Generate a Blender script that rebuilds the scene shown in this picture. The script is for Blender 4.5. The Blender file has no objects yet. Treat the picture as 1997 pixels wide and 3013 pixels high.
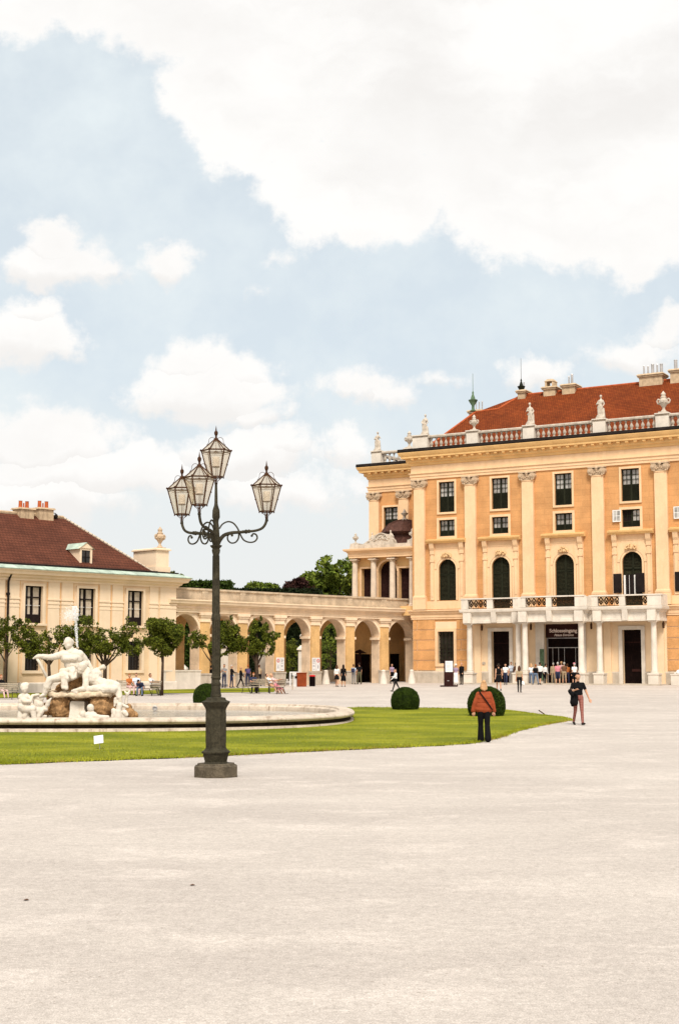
import bpy, bmesh, math, random
import numpy as np
from mathutils import Vector, Matrix
random.seed(7); RNG = np.random.default_rng(7)
sc = bpy.context.scene
COL = sc.collection
R = math.radians

# ---------------------------------------------------------------- camera
FPX = 4160.0; TH = math.atan(450/FPX); CZ = 2.2
cam = bpy.data.objects.new('camera', bpy.data.cameras.new('camera')); COL.objects.link(cam)
cam.location = (0, 0, CZ); cam.rotation_euler = (R(90)+TH, 0, 0)
cam.data.sensor_fit = 'HORIZONTAL'; cam.data.sensor_width = 24; cam.data.lens = FPX*24/1997
cam.data.clip_start = 0.1; cam.data.clip_end = 9000
sc.camera = cam
sc.view_settings.view_transform = 'Standard'; sc.view_settings.look = 'None'
sc.view_settings.gamma = 1; sc.view_settings.exposure = 0.55
FV = Vector((0, math.cos(TH), math.sin(TH))); UV = Vector((0, -math.sin(TH), math.cos(TH)))
def ray(x, y): return Vector((1, 0, 0))*((x-998.5)/FPX) + UV*((1506.5-y)/FPX) + FV
def gz(X, Y):                                     # the court rises gently towards the palace
    return max(0.0, min(Y, 135)-40)*(0.0078+0.00008*max(-60, min(X, 40)))
def G(x, y):                                      # point of the ground seen at (x, y) of the photograph
    r = ray(x, y); z = 0
    for _ in range(30):
        t = (z-CZ)/r.z; p = Vector((0, 0, CZ))+r*t; z = gz(p.x, p.y)
    return p
def W(x, y, Y):                                   # point at distance Y
    r = ray(x, y); return Vector((0, 0, CZ))+r*(Y/r.y)

# ---------------------------------------------------------------- sun
SUN_EL, SUN_AZ = 50, 178                          # degrees; azimuth clockwise from +Y
sl = bpy.data.lights.new('sun', 'SUN'); sl.energy = 2.75; sl.angle = R(16); sl.color = (1, .94, .85)
so = bpy.data.objects.new('sun', sl); COL.objects.link(so)
sd = Vector((math.sin(R(SUN_AZ))*math.cos(R(SUN_EL)), math.cos(R(SUN_AZ))*math.cos(R(SUN_EL)), math.sin(R(SUN_EL))))
so.rotation_euler = sd.to_track_quat('Z', 'Y').to_euler()

# ---------------------------------------------------------------- world: sky with clouds
world = bpy.data.worlds.new('World'); sc.world = world; world.use_nodes = True
class NT:
    def __init__(s, nt): s.nt = nt; s.n = nt.nodes; s.l = nt.links
    def node(s, t, **kw):
        n = s.n.new(t)
        for k, v in kw.items(): setattr(n, k, v)
        return n
    def put(s, sock, v):
        if isinstance(v, bpy.types.NodeSocket): s.l.new(v, sock)
        elif v is not None: sock.default_value = v
    def m(s, op, a, b=None, c=None, clamp=False):
        n = s.node('ShaderNodeMath', operation=op, use_clamp=clamp)
        s.put(n.inputs[0], a); s.put(n.inputs[1], b); s.put(n.inputs[2], c); return n.outputs[0]
    def mix(s, f, a, b, blend='MIX'):
        n = s.node('ShaderNodeMix', data_type='RGBA', blend_type=blend)
        s.put(n.inputs[0], f); s.put(n.inputs[6], a); s.put(n.inputs[7], b); return n.outputs[2]
    def noise(s, vec, scale, detail=3, rough=.5, out=0, dist=0):
        n = s.node('ShaderNodeTexNoise'); s.put(n.inputs['Vector'], vec)
        n.inputs['Scale'].default_value = scale; n.inputs['Detail'].default_value = detail
        n.inputs['Roughness'].default_value = rough; n.inputs['Distortion'].default_value = dist
        return n.outputs[out]
    def rng(s, v, a, b, c=0, d=1, smooth=False):
        n = s.node('ShaderNodeMapRange'); n.interpolation_type = 'SMOOTHSTEP' if smooth else 'LINEAR'
        s.put(n.inputs[0], v)
        for i, q in enumerate((a, b, c, d)): n.inputs[i+1].default_value = q
        return n.outputs[0]
    def xyz(s, x, y, z):
        n = s.node('ShaderNodeCombineXYZ'); s.put(n.inputs[0], x); s.put(n.inputs[1], y); s.put(n.inputs[2], z); return n.outputs[0]
    def sep(s, v):
        n = s.node('ShaderNodeSeparateXYZ'); s.l.new(v, n.inputs[0]); return n.outputs
wn = NT(world.node_tree); wn.n.clear()
wout = wn.node('ShaderNodeOutputWorld'); bg = wn.node('ShaderNodeBackground'); wn.l.new(bg.outputs[0], wout.inputs[0])
tc = wn.node('ShaderNodeTexCoord').outputs['Generated']
sky = wn.node('ShaderNodeTexSky', sky_type='NISHITA'); sky.sun_disc = False
sky.sun_elevation = R(SUN_EL); sky.sun_rotation = R(SUN_AZ); sky.altitude = 200; sky.air_density = 1.0; sky.dust_density = 2.5; sky.ozone_density = 1.2
X_, Y_, Z_ = wn.sep(tc)[:3]
yy = wn.m('MAXIMUM', Y_, 0.02)
u = wn.m('DIVIDE', X_, yy); v = wn.m('DIVIDE', Z_, yy)
base = wn.xyz(u, v, 0.0)
w1 = wn.node('ShaderNodeTexNoise'); wn.l.new(base, w1.inputs['Vector']); w1.inputs['Scale'].default_value = 14; w1.inputs['Detail'].default_value = 7; w1.inputs['Roughness'].default_value = .6
ws = wn.sep(w1.outputs['Color'])
AMP = .055
uw = wn.m('ADD', u, wn.m('MULTIPLY', wn.m('SUBTRACT', ws[0], .5), AMP))
vw = wn.m('ADD', v, wn.m('MULTIPLY', wn.m('SUBTRACT', ws[1], .5), AMP))
# cumulus placed by direction: centre and radii in the photograph's scale (1568 wide), kept as tangents
CL = [(1250,60,900,400),(-20,10,260,120),(900,-40,900,260),(250,-60,420,170),(820,430,230,150),(1330,430,420,190),(600,300,170,120),(520,200,170,130),(1480,560,160,90),(740,500,100,80),
      (130,610,150,70),(120,550,80,62),(245,620,60,38),(392,595,72,50),(599,656,27,16),(60,790,130,85),(70,730,70,52),(480,900,205,88),(455,830,110,60),(560,860,90,60),(600,950,80,45),
      (830,880,125,48),(900,900,70,35),(110,1010,185,90),(80,960,110,40),(200,1090,330,90),(560,1050,170,75),(640,1040,90,55),(800,1040,60,48),(90,1150,300,80),(620,1130,260,60),
      (1235,868,75,38),(1470,815,140,48),(1540,770,70,50),(1020,860,70,18),(640,605,40,20),(1180,560,90,50)]
cur = None; curb = None
for ci, (cx, cy, rx, ry) in enumerate(CL):
    if rx < 240: rx *= 1.10; ry *= 1.12
    d = ray(cx*1.2736, cy*1.2736); cu, cv = d.x/d.y, d.z/d.y
    ru, rv = rx*1.2736/FPX, ry*1.2736/FPX
    a = wn.m('MULTIPLY', wn.m('SUBTRACT', uw, cu), 1/ru); b = wn.m('MULTIPLY', wn.m('SUBTRACT', vw, cv), 1/rv)
    q = wn.m('SUBTRACT', 1.0, wn.m('SQRT', wn.m('ADD', wn.m('MULTIPLY', a, a), wn.m('MULTIPLY', b, b))))
    q = wn.m('MULTIPLY', q, min(ru, rv)*30)
    if ci < 10 or ci >= len(CL)-2: b = wn.m('ADD', 0.6, wn.m('MULTIPLY', b, 0.0))
    if cur is None: cur, curb = q, b
    else:
        g_ = wn.m('GREATER_THAN', q, cur); curb = wn.m('ADD', wn.m('MULTIPLY', g_, b), wn.m('MULTIPLY', wn.m('SUBTRACT', 1.0, g_), curb)); cur = wn.m('MAXIMUM', cur, q)
fine = wn.noise(base, 45, 8, .62)
fld = wn.m('ADD', cur, wn.m('MULTIPLY', wn.m('SUBTRACT', fine, .5), .95))
mask = wn.rng(fld, -.06, .30, 0, 1, True)
front = wn.rng(Y_, .15, .35)
gen = wn.rng(wn.noise(tc, 2.2, 6, .55), .40, .56, 0, 1, True)
mask = wn.mix(front, gen, mask)
low = wn.rng(v, .02, .22, 1, 0, True)             # near the horizon the air is white
veil = wn.rng(wn.noise(base, 9, 5, .6), .42, .75, 0, .25)
skyc = wn.mix(1.0, sky.outputs[0], (.09, .09, .09, 1), 'MULTIPLY')
skyc = wn.mix(wn.m('ADD', wn.m('MULTIPLY', low, .30), wn.m('ADD', veil, .80), clamp=True), skyc, wn.mix(low, (.55, .60, .622, 1), (.585, .595, .588, 1)))
shade = wn.noise(wn.xyz(uw, wn.m('MULTIPLY', vw, 1.8), .3), 6.5, 6, .58)
thick = wn.rng(fld, .2, 1.6, 1, 0)
cshade = wn.m('MULTIPLY', wn.rng(shade, .38, .66, 0, 1, True), wn.m('SUBTRACT', 1.0, wn.m('MULTIPLY', thick, .7)), clamp=True)
cshade = wn.m('MAXIMUM', wn.m('MULTIPLY', cshade, .8), wn.m('MULTIPLY', wn.rng(wn.m('ADD', curb, wn.m('MULTIPLY', wn.m('SUBTRACT', shade, .5), 1.6)), .15, -.55, 0, 1, True), .75))
cc = wn.mix(cshade, (.70, .69, .675, 1), (.60, .584, .568, 1))
cc = wn.mix(1.0, cc, wn.mix(front, (1.08, 1.06, 1.03, 1), (1, 1, 1, 1)), 'MULTIPLY')   # unseen sky behind the viewer brightened to add light to the scene
skycol = wn.mix(mask, skyc, cc)
wn.l.new(skycol, bg.inputs[0]); bg.inputs[1].default_value = 1.0
try: world.cycles.sampling_method = 'MANUAL'; world.cycles.sample_map_resolution = 512
except Exception: pass

# ---------------------------------------------------------------- materials
M = {}
def mat(name, col, rough=.85, var=.12, scale=2.0, fine=0.0, fscale=40, bump=0.0, bscale=30, dirt=0.0, dcol=(.12,.09,.06), metal=0, spec=.10, course=None, stain=0.0, trans=0.0, alt=None, island=0.0):
    m = bpy.data.materials.new(name); m.use_nodes = True; t = NT(m.node_tree)
    b = t.n['Principled BSDF']; b.inputs['Roughness'].default_value = rough; b.inputs['Metallic'].default_value = metal
    b.inputs['Specular IOR Level'].default_value = spec
    co = t.node('ShaderNodeTexCoord').outputs['Object']
    c = (*col, 1)
    n = t.noise(co, scale, 4, .6)
    lo = tuple(x*(1-var) for x in col)+(1,); hi = tuple(min(1, x*(1+var)) for x in col)+(1,)
    if alt: hi = (*alt, 1); lo = c
    cur = t.mix(t.rng(n, .32, .68, 0, 1, True), lo, hi)
    if island:
        g = t.node('ShaderNodeNewGeometry').outputs['Random Per Island']
        cur = t.mix(1.0, cur, t.mix(g, (1-island,)*3+(1,), (1+island, 1+island, 1+island*.6, 1)), 'MULTIPLY')
    if fine:
        f = t.noise(co, fscale, 2, .7)
        cur = t.mix(1.0, cur, t.mix(t.rng(f, .3, .7), (1-fine,)*3+(1,), (1+fine,)*3+(1,)), 'MULTIPLY')
    if course:
        bw, bh, mort, k = course
        s_ = t.sep(co)
        br = t.node('ShaderNodeTexBrick'); t.l.new(t.xyz(s_[0], s_[2], 0.0), br.inputs['Vector'])
        br.inputs['Scale'].default_value = 1; br.inputs['Brick Width'].default_value = bw; br.inputs['Row Height'].default_value = bh
        br.inputs['Mortar Size'].default_value = mort; br.inputs['Mortar Smooth'].default_value = .3
        br.inputs['Color1'].default_value = (1,1,1,1); br.inputs['Color2'].default_value = (.93,.93,.93,1); br.inputs['Mortar'].default_value = (k, k, k, 1)
        cur = t.mix(1.0, cur, br.outputs[0], 'MULTIPLY')
    if dirt:
        dn = t.noise(co, scale*1.7, 6, .7)
        cur = t.mix(t.m('MULTIPLY', t.rng(dn, .5, .75, 0, 1, True), dirt), cur, (*dcol, 1))
    if stain:                                     # rain streaks: noise stretched along the vertical
        s_ = t.sep(co); sn = t.noise(t.xyz(t.m('MULTIPLY', s_[0], 2.2), t.m('MULTIPLY', s_[1], 2.2), t.m('MULTIPLY', s_[2], .35)), 1.6, 5, .65)
        cur = t.mix(t.m('MULTIPLY', t.rng(sn, .5, .72, 0, 1, True), stain), cur, (*dcol, 1))
    t.l.new(cur, b.inputs['Base Color'])
    if bump:
        bn = t.node('ShaderNodeBump'); bn.inputs['Strength'].default_value = bump; bn.inputs['Distance'].default_value = .02
        t.l.new(t.noise(co, bscale, 4, .6), bn.inputs['Height']); t.l.new(bn.outputs[0], b.inputs['Normal'])
    if trans: b.inputs['Transmission Weight'].default_value = trans
    M[name] = m; return m
mat('orange_plaster', (.575,.295,.12), var=.14, scale=.5, fine=.12, fscale=14, course=(2.2,.46,.018,.80), stain=.25, dcol=(.42,.17,.055))
mat('orange_block', (.59,.305,.122), var=.14, scale=.8, fine=.14, fscale=12, bump=.3, stain=.08, dcol=(.35,.12,.03))
mat('cream', (.735,.50,.30), var=.07, scale=.6, fine=.05, fscale=14, stain=.22, dcol=(.55,.33,.13))
mat('cream_gold', (.70,.44,.19), var=.1, scale=.8, fine=.07, stain=.22, dcol=(.42,.22,.06))
mat('cream_pale', (.77,.575,.375), var=.06, scale=.7, fine=.06, stain=.12, dcol=(.52,.36,.18))
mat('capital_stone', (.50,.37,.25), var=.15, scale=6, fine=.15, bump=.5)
mat('white_stone', (.66,.59,.505), var=.08, scale=1.5, fine=.07, stain=.28, dcol=(.38,.33,.26), dirt=.15)
mat('roof_stone', (.52,.45,.37), var=.15, scale=3, fine=.16, fscale=20, stain=.40, dcol=(.16,.12,.08), dirt=.25)
mat('stone_old', (.52,.41,.29), var=.18, scale=1.2, fine=.16, fscale=16, course=(1.5,.42,.02,.8), dirt=.3, dcol=(.27,.19,.12), stain=.3)
mat('plinth', (.47,.40,.32), var=.12, scale=1.5, fine=.13, fscale=20, stain=.3, dcol=(.26,.19,.12), dirt=.2)
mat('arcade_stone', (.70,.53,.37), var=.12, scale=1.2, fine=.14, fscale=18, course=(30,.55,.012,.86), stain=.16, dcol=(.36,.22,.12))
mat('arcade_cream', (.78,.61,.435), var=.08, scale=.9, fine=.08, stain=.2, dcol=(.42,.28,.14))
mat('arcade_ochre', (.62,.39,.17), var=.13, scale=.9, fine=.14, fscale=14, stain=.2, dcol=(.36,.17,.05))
mat('guest_cream', (.77,.565,.365), var=.06, scale=.8, fine=.05, course=(2.5,.40,.012,.88), stain=.15, dcol=(.55,.34,.15))
mat('guest_trim', (.77,.60,.43), var=.05, scale=.8, fine=.05, stain=.14, dcol=(.6,.4,.2))
mat('guest_warm', (.70,.43,.22), var=.08, scale=.8)
mat('verdigris', (.42,.50,.415), var=.2, scale=1.5, fine=.1, course=(1.1,30,.02,.6), dirt=.25, dcol=(.2,.25,.18))
mat('black_gutter', (.018,.013,.011), var=.3, rough=.8, spec=.1)
mat('dark_green', (.016,.017,.009), var=.2, rough=.8, spec=.1)
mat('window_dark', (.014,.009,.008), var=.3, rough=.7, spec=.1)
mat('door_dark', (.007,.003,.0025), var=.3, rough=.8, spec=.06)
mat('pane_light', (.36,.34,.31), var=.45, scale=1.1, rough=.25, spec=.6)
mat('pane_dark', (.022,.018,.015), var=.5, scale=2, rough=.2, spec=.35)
mat('curtain', (.52,.43,.33), var=.12, scale=6)
mat('sash_white', (.75,.73,.70), var=.05)
mat('gold_iron', (.012,.008,.005), var=.4, scale=9, rough=.6, spec=.1, alt=(.06,.03,.01), dirt=.3, dcol=(.03,.02,.01))
mat('copper_green', (.10,.16,.09), var=.3, scale=4, rough=.6)
mat('zinc', (.42,.40,.39), var=.15, rough=.4, metal=.4)
mat('tin_light', (.55,.54,.52), var=.1, rough=.4, metal=.3)
mat('chimney_stone', (.50,.37,.24), var=.15, scale=3, fine=.12, stain=.4, dcol=(.1,.06,.04))
mat('terracotta', (.42,.10,.035), var=.2, scale=4)
mat('dome_tile', (.085,.04,.03), var=.25, scale=5, fine=.25, fscale=12)
mat('pavilion_column', (.60,.49,.38), var=.1, scale=1.5, fine=.1, stain=.3, dcol=(.38,.27,.18))
mat('pavilion_wall', (.66,.42,.19), var=.1, scale=.8, fine=.08, stain=.15, dcol=(.45,.24,.08))
mat('iron_lamp', (.040,.034,.021), var=.3, scale=8, fine=.55, fscale=70, rough=.65, bump=.6, bscale=60, dirt=.3, dcol=(.095,.085,.055))
mat('lamp_plinth', (.10,.08,.055), var=.3, scale=7, fine=.4, fscale=45, bump=.7, bscale=40, dirt=.4, dcol=(.05,.04,.03))
mat('lamp_brown', (.060,.026,.012), var=.25, scale=8, rough=.6)
mat('mantle', (.75,.70,.64), var=.05, rough=.5)
mat('marble', (.62,.555,.47), var=.08, scale=3, fine=.06, rough=.7, stain=.35, dcol=(.46,.34,.19), bump=.5, bscale=14)
mat('brown_rock', (.34,.195,.09), var=.35, scale=4, fine=.3, fscale=20, bump=1, bscale=9, dirt=.45, dcol=(.04,.025,.015))
mat('shell_rock', (.62,.50,.36), var=.18, scale=3, fine=.15, bump=.8, bscale=8, stain=.45, dcol=(.25,.12,.05))
mat('basin_stone', (.56,.465,.37), var=.14, scale=1.1, fine=.12, fscale=15, stain=.75, dcol=(.20,.13,.08), dirt=.2)
mat('rim_shade', (.060,.042,.026), var=.4, scale=3, fine=.3, dirt=.25, dcol=(.25,.19,.13))  # near-black brown: painted shade plus staining for the recess under the rim
mat('totem_brown', (.030,.010,.008), var=.15, rough=.8, spec=.1)
mat('sign_white', (.72,.70,.68), var=.03, rough=.5)
mat('sign_red', (.55,.03,.03), var=.05)
mat('sign_ink', (.10,.09,.12), var=.05)
mat('sign_letter', (.78,.66,.60), var=.02)
mat('red_brown', (.22,.045,.015), var=.15, scale=3)
mat('bin_white', (.62,.60,.58), var=.1)
mat('bench_dark', (.035,.03,.028), var=.2)
mat('bench_wood', (.36,.30,.22), var=.2, scale=8)
mat('bark', (.065,.042,.028), var=.3, scale=8, bump=.8, bscale=30)
mat('leaf_box', (.020,.036,.005), var=.35, scale=5, alt=(.040,.065,.007), island=.4, rough=.6)
mat('leaf_mid', (.038,.052,.006), var=.3, scale=2, alt=(.125,.14,.016), island=.6, rough=.6)
mat('leaf_dark', (.006,.010,.003), var=.3, scale=1, alt=(.014,.022,.005), island=.4, rough=.6)
mat('leaf_bright', (.07,.105,.014), var=.3, scale=.8, alt=(.17,.21,.03), island=.4, rough=.6)
mat('leaf_purple', (.03,.012,.012), var=.3, scale=.8, alt=(.06,.025,.02), island=.4, rough=.6)
for k in ('leaf_mid', 'leaf_bright', 'leaf_dark', 'leaf_box'):
    M[k].node_tree.nodes['Principled BSDF'].inputs['Subsurface Weight'].default_value = 0
# pigments for people
for n_, c_ in dict(skin=(.50,.27,.17), skin_tan=(.38,.19,.11), hair_dark=(.022,.014,.01), hair_brown=(.08,.035,.018), hair_blond=(.50,.29,.15), hair_grey=(.40,.38,.35), hair_ginger=(.30,.09,.025),
    cloth_black=(.005,.0045,.005), cloth_white=(.72,.70,.67), cloth_rust=(.27,.055,.02), cloth_navy=(.03,.035,.07), cloth_jeans=(.11,.15,.22), cloth_grey=(.22,.21,.21), cloth_pink=(.55,.20,.23),
    cloth_tan=(.36,.27,.17), cloth_plum=(.09,.06,.14), cloth_lilac=(.30,.22,.30), cloth_orange=(.48,.15,.04), cloth_olive=(.10,.09,.05), cloth_blue=(.25,.42,.55), cloth_paleblue=(.55,.60,.68), cloth_rose=(.62,.42,.40), cloth_brown=(.14,.07,.04), shoe_dark=(.02,.015,.012), shoe_pale=(.6,.52,.46)).items():
    mat(n_, c_, var=.12, scale=9, rough=.85, spec=.12)
def plaid():
    m = mat('cloth_plaid', (.30,.10,.07), var=.1); t = NT(m.node_tree); b = t.n['Principled BSDF']
    co = t.node('ShaderNodeTexCoord').outputs['Object']; s_ = t.sep(co)
    a = t.m('GREATER_THAN', t.m('SINE', t.m('MULTIPLY', s_[0], 110)), .5); c = t.m('GREATER_THAN', t.m('SINE', t.m('MULTIPLY', s_[2], 110)), .5)
    k = t.m('MULTIPLY', t.m('ADD', a, c), .5)
    t.l.new(t.mix(k, (.20,.05,.04,1), (.36,.19,.15,1)), b.inputs['Base Color'])
plaid()
def tiles(name, c1, c2, row=.30, wid=.2, k=.38, scale=.5):
    m = mat(name, c1); t = NT(m.node_tree); b = t.n['Principled BSDF']
    co = t.node('ShaderNodeTexCoord').outputs['Object']; s_ = t.sep(co)
    br = t.node('ShaderNodeTexBrick'); t.l.new(t.xyz(t.m('ADD', s_[0], t.m('MULTIPLY', s_[1], .0)), s_[2], 0.0), br.inputs['Vector'])
    br.inputs['Scale'].default_value = 1; br.inputs['Brick Width'].default_value = wid; br.inputs['Row Height'].default_value = row*.6
    br.inputs['Mortar Size'].default_value = .022; br.inputs['Mortar Smooth'].default_value = .6
    br.inputs['Color1'].default_value = (*c1, 1); br.inputs['Color2'].default_value = (*c2, 1); br.inputs['Mortar'].default_value = tuple(x*k for x in c1)+(1,)
    n = t.noise(co, scale, 6, .65)
    cur = t.mix(1.0, br.outputs[0], t.mix(t.rng(n, .3, .7), (.74,.74,.76,1), (1.25,1.22,1.2,1)), 'MULTIPLY')
    n2 = t.noise(co, 9, 3, .7)
    cur = t.mix(1.0, cur, t.mix(t.rng(n2, .3, .7), (.75,.75,.75,1), (1.25,1.25,1.25,1)), 'MULTIPLY')
    t.l.new(cur, b.inputs['Base Color'])
tiles('roof_red', (.165,.034,.009), (.22,.050,.012), row=.28)
tiles('roof_brown', (.100,.034,.020), (.125,.043,.025), row=.34, wid=.26, k=.42)
def lamp_glass():
    m = bpy.data.materials.new('lamp_glass'); m.use_nodes = True; t = NT(m.node_tree); t.n.clear()
    o = t.node('ShaderNodeOutputMaterial'); tr = t.node('ShaderNodeBsdfTransparent'); tr.inputs[0].default_value = (.99,.95,.89,1)
    tl = t.node('ShaderNodeBsdfTranslucent'); tl.inputs[0].default_value = (.98,.86,.68,1)
    gl = t.node('ShaderNodeBsdfGlossy'); gl.inputs['Roughness'].default_value = .1
    a = t.node('ShaderNodeMixShader'); a.inputs[0].default_value = .30; t.l.new(tr.outputs[0], a.inputs[1]); t.l.new(tl.outputs[0], a.inputs[2])
    b = t.node('ShaderNodeMixShader'); b.inputs[0].default_value = .06; t.l.new(a.outputs[0], b.inputs[1]); t.l.new(gl.outputs[0], b.inputs[2])
    t.l.new(b.outputs[0], o.inputs[0]); M['lamp_glass'] = m
lamp_glass()
def water():
    m = mat('water', (.36,.31,.245), rough=.22, var=.2, spec=.6, bump=.25, bscale=3)
    m = mat('spray', (.95,.95,.95), rough=.3, var=.02, spec=.6)
    b = m.node_tree.nodes['Principled BSDF']; b.inputs['Alpha'].default_value = .85
water()
def gravel():
    m = bpy.data.materials.new('gravel'); m.use_nodes = True; t = NT(m.node_tree); b = t.n['Principled BSDF']
    b.inputs['Roughness'].default_value = .95; b.inputs['Specular IOR Level'].default_value = .15
    co = t.node('ShaderNodeTexCoord').outputs['Object']; s_ = t.sep(co)
    big = t.noise(t.xyz(t.m('MULTIPLY', s_[0], .5), s_[1], 0.0), .20, 7, .68)
    mid = t.noise(t.xyz(t.m('MULTIPLY', s_[0], .8), s_[1], 0.0), .8, 7, .7)
    cur = t.mix(t.rng(big, .33, .68, 0, 1, True), (.435,.382,.342,1), (.52,.462,.412,1))
    cur = t.mix(t.m('MULTIPLY', t.rng(mid, .50, .66, 0, 1, True), .6), cur, (.60,.53,.475,1))
    f1 = t.noise(co, 22, 4, .85); f2 = t.noise(co, 75, 2, .9)
    cur = t.mix(1.0, cur, t.mix(t.rng(f1, .30, .70), (.78,.77,.76,1), (1.22,1.225,1.23,1)), 'MULTIPLY')
    cur = t.mix(1.0, cur, t.mix(t.rng(f2, .30, .70), (.66,.65,.64,1), (1.34,1.35,1.36,1)), 'MULTIPLY')
    f3 = t.noise(co, 7, 5, .8)
    cur = t.mix(1.0, cur, t.mix(t.rng(f3, .32, .68), (.86,.855,.85,1), (1.12,1.12,1.12,1)), 'MULTIPLY')
    vo = t.node('ShaderNodeTexVoronoi'); t.l.new(co, vo.inputs['Vector']); vo.inputs['Scale'].default_value = 16
    pt = t.rng(t.noise(co, .8, 4, .7), .45, .65, .06, .24)
    sp = t.m('LESS_THAN', vo.outputs['Distance'], pt)
    cur = t.mix(t.m('MULTIPLY', sp, .38), cur, (.20,.15,.11,1))
    t.l.new(cur, b.inputs['Base Color'])
    bn = t.node('ShaderNodeBump'); bn.inputs['Strength'].default_value = .5; bn.inputs['Distance'].default_value = .012
    t.l.new(t.noise(co, 60, 3, .8), bn.inputs['Height']); t.l.new(bn.outputs[0], b.inputs['Normal']); M['gravel'] = m
gravel()
def grassm():
    m = bpy.data.materials.new('lawn'); m.use_nodes = True; t = NT(m.node_tree); b = t.n['Principled BSDF']
    b.inputs['Roughness'].default_value = .9; b.inputs['Specular IOR Level'].default_value = .1
    co = t.node('ShaderNodeTexCoord').outputs['Object']; s_ = t.sep(co)
    big = t.noise(t.xyz(t.m('MULTIPLY', s_[0], .6), s_[1], 0.0), .42, 5, .6)
    cur = t.mix(t.rng(big, .35, .68, 0, 1, True), (.14,.163,.010,1), (.285,.28,.02,1))
    dry = t.noise(t.xyz(t.m('MULTIPLY', s_[0], .7), s_[1], 3.0), .9, 5, .7)
    cur = t.mix(t.m('MULTIPLY', t.rng(dry, .55, .8, 0, 1, True), .5), cur, (.36,.30,.09,1))
    f1 = t.noise(co, 9, 5, .85); f2 = t.noise(co, 40, 2, .9)
    cur = t.mix(1.0, cur, t.mix(t.rng(f1, .3, .7), (.72,.74,.7,1), (1.24,1.22,1.2,1)), 'MULTIPLY')
    cur = t.mix(1.0, cur, t.mix(t.rng(f2, .3, .7), (.8,.8,.8,1), (1.2,1.2,1.2,1)), 'MULTIPLY')
    t.l.new(cur, b.inputs['Base Color'])
    bn = t.node('ShaderNodeBump'); bn.inputs['Strength'].default_value = .9; bn.inputs['Distance'].default_value = .03
    t.l.new(t.noise(co, 30, 4, .8), bn.inputs['Height']); t.l.new(bn.outputs[0], b.inputs['Normal']); M['lawn'] = m
    mat('blade', (.19,.21,.012), var=.3, scale=.5, alt=(.33,.33,.03), island=.3)
    mat('dry_blade', (.22,.13,.04), var=.3, scale=.5, alt=(.34,.25,.08), island=.3)
grassm()

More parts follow.
